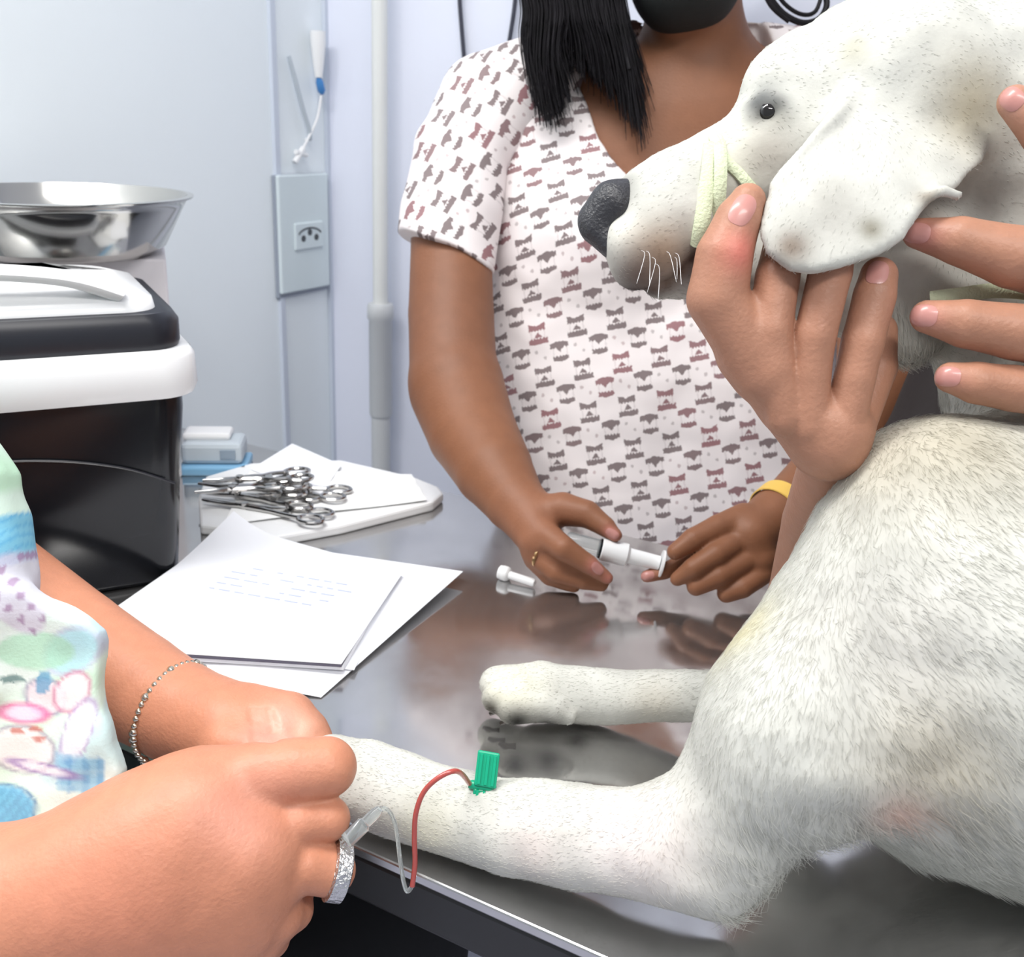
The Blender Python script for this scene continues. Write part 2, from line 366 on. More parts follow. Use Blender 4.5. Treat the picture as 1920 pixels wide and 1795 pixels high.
m = MB(); m.obox(tb((TL + TR) / 2, TW / 2, .896), (ED, ND, Z), ((TR - TL) / 2, TW / 2, .004)); m.build('tabletop', steel, table, smooth=False, bevel=.0015)
for nm, s0, s1, t0, t1 in (('apron', TL, TR, .001, .016), ('apron', TL, TR, TW - .016, TW - .001), ('apron', TL, TL + .015, .016, TW - .016), ('apron', TR - .015, TR, .016, TW - .016)):
    m = MB(); m.obox(tb((s0 + s1) / 2, (t0 + t1) / 2, .874), (ED, ND, Z), ((s1 - s0) / 2, (t1 - t0) / 2, .018)); m.build(nm, MT['rubber'], table, smooth=False, bevel=.003)
for s in (TL + .06, TR - .06):
    for t in (.06, TW - .06):
        m = MB(); m.tube([tb(s, t, .0), tb(s, t, .85)], .018, 16); m.build('leg', MT['chrome'], table)

# ------------------------------------------------------------------ wall things
o = wall_hit(557, 440, True); ax = (ND, Z, ED)
pl = thing('wall_outlet', 'pale tall wall outlet plate with one three-hole socket', 'outlet', o)
def onw(x, y): p = wall_hit(x, y, True) - o; return np.array([p @ ND, p @ Z])
tl, br, tr, bl = onw(508, 328), onw(605, 550), onw(604, 320), onw(515, 560)
hw = (tr[0] - tl[0]) / 2; hh = (tl[1] - bl[1]) / 2; cz = (tl[1] + bl[1]) / 2; cx = (tl[0] + tr[0]) / 2
q = o + ND * cx + Z * cz
m = MB(); m.obox(q + ED * .004, ax, (hw, hh, .004)); m.build('back_box_shadow', MT['shade'], pl, smooth=False, bevel=.002)  # darker backing, its strip below the plate paints the bottom shadow edge
m = MB(); m.obox(q + ED * .011 + Z * .004, ax, (hw * .98, hh - .004, .004)); m.build('plate', MT['plate'], pl, smooth=False, bevel=.003)
s_ = onw(566, 440); sq_ = o + ND * s_[0] + Z * s_[1]
m = MB(); m.obox(sq_ + ED * .016, ax, (hw * .56, hh * .22, .003)); so = m.build('socket', MT['plate'], pl, smooth=False, bevel=.002)
m = MB()
for k in (-1, 0, 1): m.lathe(sq_ + ED * .0185 + ND * k * hw * .26 + Z * (-.004 if k else .006), ED, [(hw * .085, 0), (hw * .085, .0012)], 12)
m.build('socket_hole', MT['dark'], so)
m = MB(); arc = [sq_ + ED * .0192 + ND * math.cos(q_) * hw * .46 + Z * (math.sin(q_) * hh * .13) for q_ in np.linspace(.3, math.pi - .3, 14)]; m.tube(arc, .0016, 6); m.build('socket_rim', MT['dark'], so)

wp = lambda x, y, off, left=True: wall_hit(x, y, left) + (ED if left else -ND) * off
iv = thing('infusion_set', 'clear infusion tubing with white drip chamber and blue tip hung above the outlet', 'tubing', wp(565, 290, .01))
a_, b_ = wp(579, 58, .02), wp(581, 145, .02); h_ = np.linalg.norm(b_ - a_)
m = MB(); m.lathe(a_, b_ - a_, [(.0135, 0), (.0135, h_ * .25), (.010, h_ * .7), (.0065, h_)], 20); m.build('drip_chamber', MT['white'], iv)
a_, b_ = wp(580, 143, .02), wp(588, 176, .02); h_ = np.linalg.norm(b_ - a_)
m = MB(); m.lathe(a_, b_ - a_, [(.003, 0), (.0068, h_ * .3), (.0072, h_ * .8), (.003, h_)], 16); m.build('blue_connector', MT['blue'], iv)
m = MB(); m.tube(spline([wp(588, 176, .018), wp(582, 220, .016), wp(566, 258, .015), wp(550, 290, .014)]), .0024, 8); m.build('tubing', MT['white'], iv)
m = MB(); m.tube(spline([wp(533, 105, .01), wp(544, 150, .012), wp(558, 205, .013), wp(568, 240, .014), wp(572, 262, .012)]), .0036, 8); m.build('tubing', MT['grey'], iv)
m = MB(); m.tube([wp(541, 304, .014), wp(557, 277, .014)], .0052, 8); m.tube([wp(543, 284, .014), wp(563, 290, .014)], .0045, 8); m.build('clamp', MT['white'], iv)
m = MB(); m.tube([wp(572, 262, .0), wp(572, 262, .014)], .002, 6); m.build('hook', MT['white'], iv)

dp = wp(740, 600, .045, False)
pp = thing('wall_pipe', 'white vertical pipe with a thick grey sleeve joint standing against the lavender wall', 'pipe', (dp[0], dp[1], 0))
base = np.array([dp[0], dp[1], 0]); d_ = proj(dp)[2]; px = lambda n: n * d_ / F
zs = {y: zfor(base[0], base[1], y) for y in (575, 600, 780, 800)}
m = MB(); m.lathe(base, Z, [(px(14), zs[575]), (px(14), 2.7)], 24); m.build('upper_pipe', MT['pipe'], pp)
m = MB(); m.lathe(base, Z, [(px(20), zs[780]), (px(22), zs[780] + .006), (px(22), zs[600]), (px(25), zs[600] + .004), (px(25), zs[575]), (px(22), zs[575] + .006)], 24); m.build('sleeve_joint', MT['pipe_joint'], pp)
m = MB(); m.lathe(base, Z, [(px(18.5), 0), (px(18.5), zs[780])], 24); m.build('lower_pipe', MT['pipe_joint'], pp)
for z_ in (1.9, .4):
    m = MB(); m.obox(base + Z * z_ + ND * .02, (ED, ND, Z), (.02, .024, .008)); m.build('pipe_clip', MT['pipe'], pp, smooth=False)
for pts, lab in (([(868, -60), (869, 0), (872, 45), (878, 120)], 'left one of two thin dark cables hanging on the wall behind the woman'), ([(978, -60), (973, 0), (968, 40), (955, 120)], 'right one of two thin dark cables, the one beside her black hair')):
    m = MB(); m.tube(spline([wp(x, y, .012, False) for x, y in pts]), .0036, 8); tag(m.build('hanging_cable', MT['cable']), lab, 'cable', 'cables on the back wall')

# ------------------------------------------------------------------ cooler
B0 = T(350, 1092); wv = ray(4700, 370).copy(); wv[2] = 0; WV = nrm(wv); QV = np.array([-WV[1], WV[0], 0.])
def cp(a, q, z): return B0 + WV * a + QV * q + Z * (z - .9)          # a<=0 runs left along the front, q goes back
def rring(a0, a1, q0, q1, z, rad, n=6):
    out = []
    for (ca, cq, s) in ((a1 - rad, q0 + rad, -90), (a1 - rad, q1 - rad, 0), (a0 + rad, q1 - rad, 90), (a0 + rad, q0 + rad, 180)):
        for i in range(n + 1):
            t = math.radians(s + 90 * i / n); out.append(cp(ca + rad * math.cos(t), cq + rad * math.sin(t), z))
    return out
def czat(py, a=0.0): p = cp(a, 0, .9); return zfor(p[0], p[1], py)
CW, CQ = -.40, .20
za, zb, zc, zd_, ze = czat(728, .018), czat(650, .018), czat(655, .018), czat(592, .012), czat(560, .004)
cool = thing('cooler', 'black and white picnic cooler on the table left of the instruments', 'cooler', cp(-.2, .13, .9))
prof = [(0, -.012, .02), (.01, -.006, .025), (.04, -.002, .03), (.5, .005, .032), (.9, .012, .034), (1, .012, .034)]
m = MB(); m.loft([rring(CW - g, g, -g, CQ + g, .9 + (za - .9) * f_, r_) for f_, g, r_ in prof]); m.build('body', MT['black'], cool, angle=50)
zt = zb
m = MB(); m.loft([rring(CW - g, g, -g, CQ + g, z_, r_) for z_, g, r_ in ((za - .002, .012, .034), (za - .002, .022, .036), (za + .006, .025, .036), (zt - .006, .024, .036), (zt, .020, .034), (zt + .002, .004, .03))]); m.build('rim', MT['white'], cool, angle=50)
m = MB(); m.loft([rring(CW - g, g, -g, CQ + g, z_, .03) for z_, g in ((zt - .004, .010), (zt + .006, .013), (zd_ - .004, .013), (zd_ + .004, .008))]); m.build('lid_band', MT['band'], cool, angle=50)
zl = czat(588, -.01)
m = MB(); m.loft([rring(CW - g, g, -g, CQ + g, z_, r_) for z_, g, r_ in ((zl - .004, -.010, .03), (zl, -.004, .03), (zl + .010, -.006, .03), (zl + .020, -.03, .04), (zl + .030, -.09, .03))]); lid = m.build('lid', MT['white'], cool, angle=60)
hp = spline([cp(-.035, .015, zl + .016), cp(-.08, .012, zl + .032), cp(-.15, .01, zl + .040), cp(-.22, .01, zl + .040), cp(-.30, .012, zl + .030), cp(-.36, .015, zl + .016)], 6)
m = MB(); m.tube(hp, .013, 12, flat=(Z, .55)); m.build('handle', MT['white'], cool)
m = MB(); m.tube(spline([cp(a_, -.0135 + .015 * (.9 - f_) , .9 + (za - .9) * f_) for a_, f_ in ((-.005, .55), (-.05, .66), (-.11, .735), (-.18, .76), (-.26, .74), (-.34, .66), (-.40, .55))], 6), .0011, 6); m.build('embossed_arc', MT['band'], cool)
m = MB(); m.obox(cp(.024, .05, (za + zb) / 2 + .006), (QV, Z, WV), (.006, .006, .003)); m.build('latch', MT['rubber'], cool, smooth=False, bevel=.001)

# ------------------------------------------------------------------ box under the bowl, steel bowl
bx = at(120, 474, 1.19); bxz = bx[2]
Xb = np.array([RT[0], RT[1], 0]); Xb = nrm(Xb); Yb = np.array([-Xb[1], Xb[0], 0])
Yb = ray(296, 480) * [1, 1, 0]; Yb = nrm(Yb); Xb = np.array([Yb[1], -Yb[0], 0])
rr_ = (295 - 120) / F * 1.19
m = MB(); m.obox(np.array([bx[0], bx[1], (bxz + .9) / 2]) + Yb * .03, (Xb, Yb, Z), (rr_ + .003, .085, (bxz - .9) / 2)); tag(m.build('box', MT['card'], smooth=False, bevel=.003), 'plain white box behind the cooler that the steel bowl stands on', 'box')
R1, R0, BH = 238 / F * 1.19, 165 / F * 1.19, 98 / F * 1.19 / .95
m = MB(); m.lathe((bx[0], bx[1], bxz + .001), Z, [(0.001, 0), (R0 * .97, 0), (R0, .003), (R0 + .012, .010), (R1 * .93, BH * .86), (R1 * .955, BH * .97), (R1, BH), (R1 + .001, BH + .0025), (R1 * .96, BH + .003), (R1 * .92, BH * .88), (R0 + .008, .014), (R0 * .95, .006), (.001, .005)], 64)
tag(m.build('bowl', MT['steel'], angle=60), 'wide shiny stainless steel bowl standing on a white box', 'bowl')

# ------------------------------------------------------------------ tray, drape, small device
tr_ = thing('tray', 'flat white tray with a rounded corner under the drape and the instruments', 'tray', T(600, 930))
poly = [(372, 930), (385, 893), (470, 868), (640, 862), (775, 893), (822, 912), (832, 925), (812, 942), (640, 985), (520, 1007), (470, 1004), (430, 990), (375, 985)]
def prism(poly, z0, z1): return [[T(x, y, z1) * [1, 1, 0] + Z * z for x, y in poly] for z in (z0, z1)]
m = MB(); m.loft(prism(poly, .9005, .912)); m.build('tray_base', MT['white'], tr_, smooth=False, bevel=.003)
def sheet(name, quad, mat_, n=14, th=.0006, lift=None, parent=None, poly_z=None):
    Q = [np.asarray(p, float) for p in quad]; vs = []; fs = []
    for i in range(n + 1):
        for j in range(n + 1):
            u, v = i / n, j / n; p = Q[0] * (1 - u) * (1 - v) + Q[1] * u * (1 - v) + Q[2] * u * v + Q[3] * (1 - u) * v
            if lift: p = p + Z * lift(u, v)
            vs.append(p)
    k = len(vs); vs2 = vs + [p - Z * th for p in vs]
    for i in range(n):
        for j in range(n):
            a = i * (n + 1) + j; q = (a, a + n + 1, a + n + 2, a + 1); fs.append(q); fs.append(tuple(k + t for t in q)[::-1])
    ring = [i * (n + 1) for i in range(n + 1)] + [n * (n + 1) + j for j in range(1, n + 1)] + [i * (n + 1) + n for i in range(n - 1, -1, -1)] + [j for j in range(n - 1, 0, -1)]
    for a, c in zip(ring, ring[1:] + ring[:1]): fs.append((a, c, k + c, k + a))
    m = MB(); m.add(vs2, fs); return m.build(name, mat_, parent, angle=70)
zt_ = .9135
o = sheet('drape', [T(420, 985, zt_), T(470, 884, zt_), T(772, 891, zt_), T(800, 940, zt_)], MT['cloth'], lift=lambda u, v: .001 + .0015 * math.sin(9 * u + 4 * v) ** 2)
tag(o, 'white cloth drape lying under the surgical instruments', 'cloth')
o = sheet('paper_sheet', [T(470, 880, zt_ + .003), at(548, 832, proj(T(548, 850))[2] - .04), T(640, 872, zt_ + .003), T(600, 930, zt_ + .003)], MT['paper'], lift=lambda u, v: -.012 * math.sin(math.pi * u) * math.sin(math.pi * v) * 0)
tag(o, 'white paper sheet with a corner sticking up behind the forceps', 'paper')
dv = thing('small_device', 'small white and pale blue device with a grey display beside the cooler', 'device', T(405, 880))
dc = T(400, 893); DX = nrm(T(465, 893) - T(370, 893)); DY = np.array([-DX[1], DX[0], 0])
def db(c, h, nm, mt, bev=.003):
    m = MB(); m.obox(dc + DX * c[0] + DY * c[1] + Z * c[2], (DX, DY, Z), h); return m.build(nm, mt, dv, smooth=False, bevel=bev)
sc_ = proj(dc)[2] / F
db((0, .03, .006), (62 * sc_, .032, .006), 'base', MT['pale_blue'])
db((-.002, .034, .026), (56 * sc_, .026, .014), 'housing', MT['grey'], .006)
db((-.010, .040, .044), (44 * sc_, .018, .005), 'lid', MT['white'], .004)
db((.018, .0075, .026), (14 * sc_, .0012, .006), 'display', MT['lcd'], .0005)

# ------------------------------------------------------------------ haemostats on the drape
def forceps(i, ring_px, tip_px, z, open_, lab):
    a, b_ = T(*ring_px, z), T(*tip_px, z); L_ = np.linalg.norm(b_ - a); d = nrm(b_ - a); s = np.array([-d[1], d[0], 0])
    t = thing('forceps', lab, 'forceps', a, 'surgical forceps on the drape')
    for sg in (-1, 1):
        rc = a + s * sg * (.013 + open_)
        ringpts = [rc + d * math.cos(q) * .014 + s * math.sin(q) * .0105 + Z * sg * .001 for q in np.linspace(0, 2 * math.pi, 20, endpoint=False)]
        m = MB(); m.tube(ringpts, .0026, 8, closed=True); m.build('finger_ring', MT['chrome'], t)
        j = a + d * L_ * .62
        m = MB(); m.tube(spline([rc + d * .0135 + Z * sg * .001, rc + d * .03 - s * sg * .004, a + d * L_ * .4 + s * sg * (.004 + open_ * .4), j + s * sg * .001, a + d * L_ * .8 - s * sg * .0022, b_ - s * sg * .001 + Z * .001], 5), [.0026] * 11 + [.0033] * 6 + list(np.linspace(.003, .0014, 9)), 8); m.build('shank', MT['chrome'], t)
    m = MB(); m.lathe(j - Z * .004, Z, [(.0042, 0), (.0042, .008)], 12); m.build('pivot', MT['chrome'], t)
    m = MB(); m.obox(a + d * .034, (d, s, Z), (.004, .006 + open_ * .8, .0015)); m.build('ratchet', MT['chrome'], t, smooth=False)
zf = zt_ + .005
for i, (rp, tp, z_, op, lab) in enumerate((
        ((592, 968), (380, 938), zf, .0, 'steel forceps lying nearest the front edge of the drape'),
        ((570, 940), (370, 922), zf + .002, .003, 'steel forceps second from the front edge of the drape'),
        ((555, 918), (372, 908), zf + .008, .0, 'steel forceps lying in the middle of the pile'),
        ((545, 905), (365, 925), zf + .016, .002, 'steel forceps crossing on top of the pile'),
        ((560, 890), (380, 903), zf + .022, .001, 'topmost steel forceps, rings raised at the back of the pile'),
        ((630, 925), (452, 912), zf + .001, .002, 'steel forceps whose rings reach furthest right on the white drape'))):
    forceps(i, rp, tp, z_, op, lab)

# ------------------------------------------------------------------ paper stack
zz = .9012
o = sheet('paper_sheet', [T(250, 1265, zz), T(470, 1015, zz), T(868, 1072, zz + .010), T(602, 1308, zz)], MT['paper'], lift=lambda u, v: .0003 + .004 * math.sin(math.pi * v) * (1 - u) + (-.006 * math.sin(math.pi * u) if v > 2 else 0))
tag(o, 'lowest white sheet of the stack, its pointed right corner curling up', 'paper', 'sheets in the paper stack')
o = sheet('paper_sheet', [T(140, 1225, zz + .003), T(440, 1003, zz + .003), T(752, 1077, zz + .003), T(664, 1258, zz + .003)], MT['paper'], lift=lambda u, v: .001 + .004 * math.sin(math.pi * v) * (1 - u))
tag(o, 'white sheet just above the lowest one, a narrow strip showing on the right', 'paper', 'sheets in the paper stack')
m = MB(); q_ = [T(x, y, .912) for x, y in ((128, 1216), (438, 992), (742, 1074), (644, 1246))]; m.loft([[p * [1, 1, 0] + Z * z for p in q_] for z in (.9065, .911)]); tag(m.build('paper_pad', MT['paper'], smooth=False), 'thick pad of white papers right under the printed top sheet', 'paper', 'sheets in the paper stack')
MT['gap_shadow'] = mat('dark folder', S(84, 80, 96), .6)  # dark sheet added as the painted shadow gap below the top sheet
m = MB(); q_ = [T(x, y, .912) for x, y in ((128, 1218), (436, 996), (735, 1076), (640, 1250))]; m.loft([[p * [1, 1, 0] + Z * z for p in q_] for z in (.9112, .9128)]); tag(m.build('gap_shadow', MT['gap_shadow'], smooth=False), 'thin dark sheet standing in for the shadow gap under the printed top sheet', 'gap_shadow')
ts = sheet('paper_sheet', [T(113, 1212, .9135), T(440, 985, .9145), T(755, 1075, .9135), T(640, 1246, .9135)], MT['paper'], n=20, lift=lambda u, v: .0005 + .016 * (max(0, v * -1 + .30) / .30) ** 2 * (max(0, u - .6) / .4) ** 1.2)
tag(ts, 'topmost white sheet with faint print, curled corner at the back', 'paper', 'sheets in the paper stack')
m = MB()
for r_ in range(5):
    x0 = 0
    while x0 < 200:
        L_ = random.randint(8, 30)
        if random.random() < .7:
            a, b_ = T(448 + x0 - r_ * 14, 1062 + r_ * 10 + x0 * .17, .9146), T(448 + x0 + L_ - r_ * 14, 1062 + r_ * 10 + (x0 + L_) * .17, .9146); m.obox((a + b_) / 2, (nrm(b_ - a), np.cross(Z, nrm(b_ - a)), Z), (np.linalg.norm(b_ - a) / 2, .0012, .0001))
        x0 += L_ + 8
o = m.build('printed_text', MT['ink'], ts, smooth=False); o['kind'] = 'stuff'

# ------------------------------------------------------------------ needle cap on the table
a, b_ = T(936, 1072, .9075), T(1003, 1094, .9055)
nc = thing('needle_cap', 'white plastic needle hub with thin stem lying beside the gloveless hand with gold ring', 'needle cap', a * [1, 1, 0] + Z * .9)
d = nrm(b_ - a); Lx = np.linalg.norm(b_ - a)
m = MB(); m.lathe(a, d, [(.005, 0), (.0072, .001), (.0072, .0105), (.0055, .012)], 16); m.build('hub', MT['white'], nc)
m = MB(); m.lathe(a + d * .0118, d, [(.0042, 0), (.0042, Lx - .014), (.0032, Lx - .012)], 12); m.build('stem', MT['white'], nc)
# a wider cap collar so that the hub reads square
m = MB(); m.lathe(a + d * .003, d, [(.0072, 0), (.0078, .001), (.0078, .006), (.0072, .007)], 16); m.build('collar', MT['white'], nc)

# ------------------------------------------------------------------ white dog
PX = lambda n, d: n * d / F
hx_ = nrm(np.array([RT[0], RT[1], 0]))
def dvec(x, y): return RT * x - UP * y
dog = thing('dog', 'white short-haired dog lying on the steel table with its head held up', 'dog', T(1600, 1500))
D = Body()
D.cone(at(1850, 1235, .60), PX(388, .60), at(2350, 1190, .72), PX(380, .72), .03)          # ribcage
D.cone(at(1760, 965, .60), PX(185, .60), at(2050, 1000, .64), PX(205, .64), .03)            # withers
D.cone(at(1775, 1000, .578), PX(140, .578), at(1495, 1390, .566), PX(148, .566), .04)         # shoulder, upper arm
D.cone(at(1490, 1390, .566), PX(152, .566), at(1335, 1610, .580), PX(72, .58), .04)
D.cone(at(1690, 1120, .60), PX(150, .60), at(1462, 1360, .60), PX(138, .60), .03)           # breast
D.cone(at(1770, 1385, .595), PX(190, .595), at(2080, 1480, .615), PX(255, .615), .03)       # lower chest
D.chain([(1335, 1608, .580, 74), (1220, 1580, .59, 96), (1090, 1570, .605, 97), (960, 1552, .625, 86), (860, 1526, .64, 79), (760, 1494, .652, 76), (690, 1466, .66, 73), (620, 1440, .67, 60)], .045)
D.chain([(1320, 1680, .592, 26), (1368, 1690, .592, 20)], .016)                                # point of the elbow
D.chain([(690, 1415, .660, 26), (860, 1475, .638, 30)], .006)                               # bones of the forearm
D.chain([(700, 1518, .650, 26), (960, 1606, .615, 30)], .006)
# far foreleg
D.chain([(1560, 1380, .68, 70), (1400, 1310, .735, 52), (1290, 1302, .765, 46), (1180, 1307, .78, 48), (1090, 1306, .785, 53), (1010, 1300, .785, 50)], .01)
for (x, y, d, r1), (x2, y2, d2, r2) in (((1010, 1277, .792, 36), (930, 1282, .80, 30)), ((1010, 1300, .778, 40), (938, 1308, .78, 31)), ((1015, 1322, .768, 34), (962, 1332, .768, 27)), ((1045, 1335, .764, 26), (1066, 1346, .762, 14))):
    D.chain([(x, y, d, r1), (x2, y2, d2, r2)], .004)
# haunch, hind leg and tail
D.cone(at(2350, 1190, .72), PX(380, .72), at(2700, 1180, .86), PX(330, .86), .03)
E_ = at(2650, 1200, .74); E2 = E_ * [1, 1, 0] + Z * .95
D.cone(E_, .075, E2 - hx_ * .10, .05, .03).cone(E2 - hx_ * .10, .035, E2 + hx_ * .02 - Z * .02, .028, .015).cone(E2 + hx_ * .02 - Z * .02, .024, E2 - hx_ * .13 - Z * .026, .024, .01)
D.cone(at(2800, 1150, .90), .03, at(3050, 1300, .95), .018, .03).cone(at(3050, 1300, .95), .018, at(3100, 1450, .90), .012, .005)
# neck
D.cone(at(1850, 330, .665), PX(150, .665), at(2010, 860, .665), PX(205, .665), .03)
D.cone(at(1700, 500, .635), PX(95, .635), at(1695, 625, .635), PX(48, .635), .03)
D.cone(at(1420, 510, .627), PX(74, .627), at(1690, 600, .637), PX(62, .637), .02)
D.cone(at(1620, 420, .635), PX(90, .635), at(1800, 560, .65), PX(80, .65), .03)
# head
D.pell(1640, 195, .645, 205, 172, .066, .02, 14)
D.cone(at(1680, 185, .65), PX(175, .65), at(2010, 240, .68), PX(245, .68), .03)
D.cone(at(1495, 175, .625), PX(82, .625), at(1600, 200, .63), PX(110, .63), .02)
D.cone(at(1440, 145, .615), PX(32, .615), at(1500, 110, .625), PX(40, .625), .02)           # brow
D.cone(at(1560, 330, .625), PX(118, .625), at(1470, 330, .622), PX(95, .622), .02)          # cheek
D.cone(at(1450, 290, .622), PX(98, .622), at(1250, 385, .62), PX(86, .62), .02)             # muzzle
D.cone(at(1250, 385, .62), PX(86, .62), at(1165, 410, .62), PX(58, .62), .015)
D.cone(at(1190, 465, .606), PX(52, .606), at(1290, 420, .606), PX(58, .606), .012)          # lips
D.cone(at(1185, 505, .612), PX(36, .612), at(1240, 480, .605), PX(40, .605), .010)
D.cone(at(1238, 528, .616), PX(30, .62), at(1420, 500, .622), PX(78, .622), .002)          # lower jaw
D.pell(1438, 212, .607, 40, 30, .012, .006, 10)                                             # eyelids
D.pell(1440, 208, .590, 20, 13, .010, .004, kind='s')
D.chain([(1196, 556, .585, 7), (1250, 530, .578, 8), (1312, 468, .574, 8)], .003); D.ops[-1] = ('s',) + D.ops[-1][1:]   # mouth
# ear
D.slab([(1560, 200), (1520, 245), (1490, 287), (1454, 340), (1432, 385), (1418, 439), (1430, 480), (1472, 514), (1510, 521), (1560, 511), (1635, 486), (1687, 450), (1712, 405), (1755, 365), (1800, 350), (1845, 318), (1900, 270), (1920, 200), (1850, 120), (1680, 120)], .560, .0045, .014, bend=-2.6, rnd=.0044, tilt=(.10, .36))
D.chain([(1705, 410, .556, 8), (1735, 376, .556, 11), (1768, 358, .558, 12), (1794, 368, .561, 11)], .006)
D.chain([(1600, 165, .590, 14), (1560, 220, .574, 13), (1500, 280, .564, 8), (1455, 345, .560, 6)], .008)
D.warp(lambda p: .0012 * wob(p, 95) + .0018 * wob(p, 38, 1.3))
D.half((0, 0, .9006), -Z, .002)
sp = lambda x, y, r, c, s: (D.surf(x, y), r, S(*c), s)
dogspots_shade = [sp(1700, 1210, .04, (188, 184, 178), .5), sp(1740, 370, .008, (120, 108, 94), .6), sp(1220, 1590, .03, (210, 196, 190), .5), sp(1085, 1368, .010, (40, 36, 34), .9), sp(1550, 1150, .03, (176, 174, 168), .4), *[sp(x, y, .0065, (62, 52, 50), .95) for x, y in ((1200, 552), (1225, 543), (1250, 530), (1275, 508), (1298, 485), (1312, 468))], sp(1420, 192, .006, (70, 72, 74), .85), sp(1455, 200, .006, (80, 82, 82), .8), sp(1418, 225, .006, (90, 92, 90), .7), sp(1485, 462, .010, (112, 92, 76), .85), sp(1632, 430, .007, (110, 104, 82), .8), sp(1240, 478, .021, (140, 112, 86), .85), sp(1200, 518, .016, (98, 78, 70), .85), sp(1185, 545, .010, (70, 62, 62), .9),
            sp(1300, 500, .012, (90, 72, 66), .8), sp(1165, 350, .012, (110, 108, 105), .7), sp(1438, 205, .012, (72, 74, 76), .9), sp(1430, 180, .007, (90, 92, 92), .7), sp(1460, 225, .009, (120, 120, 112), .7),
            sp(1820, 200, .026, (182, 170, 134), .6), sp(1600, 90, .012, (160, 156, 132), .5), sp(1800, 830, .05, (166, 158, 138), .75), sp(1650, 860, .035, (176, 170, 154), .7), sp(1400, 1180, .022, (214, 206, 164), .6),  # beige greys on top of the back paint its shade into the coat
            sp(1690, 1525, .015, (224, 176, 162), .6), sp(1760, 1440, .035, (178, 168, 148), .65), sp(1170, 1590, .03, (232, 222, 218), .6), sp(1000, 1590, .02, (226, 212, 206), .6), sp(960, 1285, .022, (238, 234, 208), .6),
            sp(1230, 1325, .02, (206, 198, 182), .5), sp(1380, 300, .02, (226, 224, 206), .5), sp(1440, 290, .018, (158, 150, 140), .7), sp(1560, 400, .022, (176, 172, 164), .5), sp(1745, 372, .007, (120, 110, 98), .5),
            sp(1740, 420, .02, (150, 130, 118), .5), sp(922, 1330, .010, (60, 54, 46), .9), sp(970, 1352, .013, (26, 24, 23), .97), sp(1030, 1360, .013, (30, 27, 26), .95), sp(800, 1560, .02, (226, 222, 196), .5)]  # darkest spots at the far paw: pads together with painted shadow
dogcol = lambda V: paint(V, S(197, 197, 190), dogspots_shade, .03, 60)
V, Q = D.mesh(.0024); V = smooth_v(V, Q, 1)
raw_mesh('body', V, Q, MT['coat'], dog, dogcol(V))
N = Body()
N.cone(at(1112, 408, .612), PX(27, .61), at(1150, 384, .61), PX(40, .61), .01)
N.cone(at(1120, 432, .610), PX(28, .61), at(1148, 462, .608), PX(24, .61), .01)
N.cone(at(1150, 384, .61), PX(38, .61), at(1185, 362, .612), PX(26, .61), .01)
N.pell(1132, 440, .585, 15, 10, .012, .004, 40, kind='s')
blob('nose', N, .0014, MT['nose'], dog)
m = MB(); e_ = D.surf(1442, 208); m.lathe(e_ - FW * .0035, FW, [(.0006, 0), (.003, .0005), (.0052, .002), (.0064, .005), (.0064, .012)], 20); m.build('eye', MT['eye'], dog)
for x, y, d in ((915, 1305, .797), (925, 1330, .782), (945, 1348, .774)):
    m = MB(); p = at(x, y, d); m.tube([p + RT * .010, p + RT * .004, p - RT * .003 - UP * .004], [.0036, .0032, .0014], 8); m.build('claw', MT['claw'], dog)
m = MB()
for k in range(7):
    x, y = 1195 + random.random() * 75, 455 + random.random() * 55; p = D.surf(x, y); L_ = .018 + random.random() * .02
    m.tube(spline([p, p - FW * L_ * .5 - UP * .2 * L_, p - FW * L_ * .75 - UP * L_ * .75 - RT * L_ * (.2 - .4 * random.random())], 4), [.00013] * 8 + [.00006], 4)
o = m.build('whiskers', MT['white'], dog); o['kind'] = 'stuff'
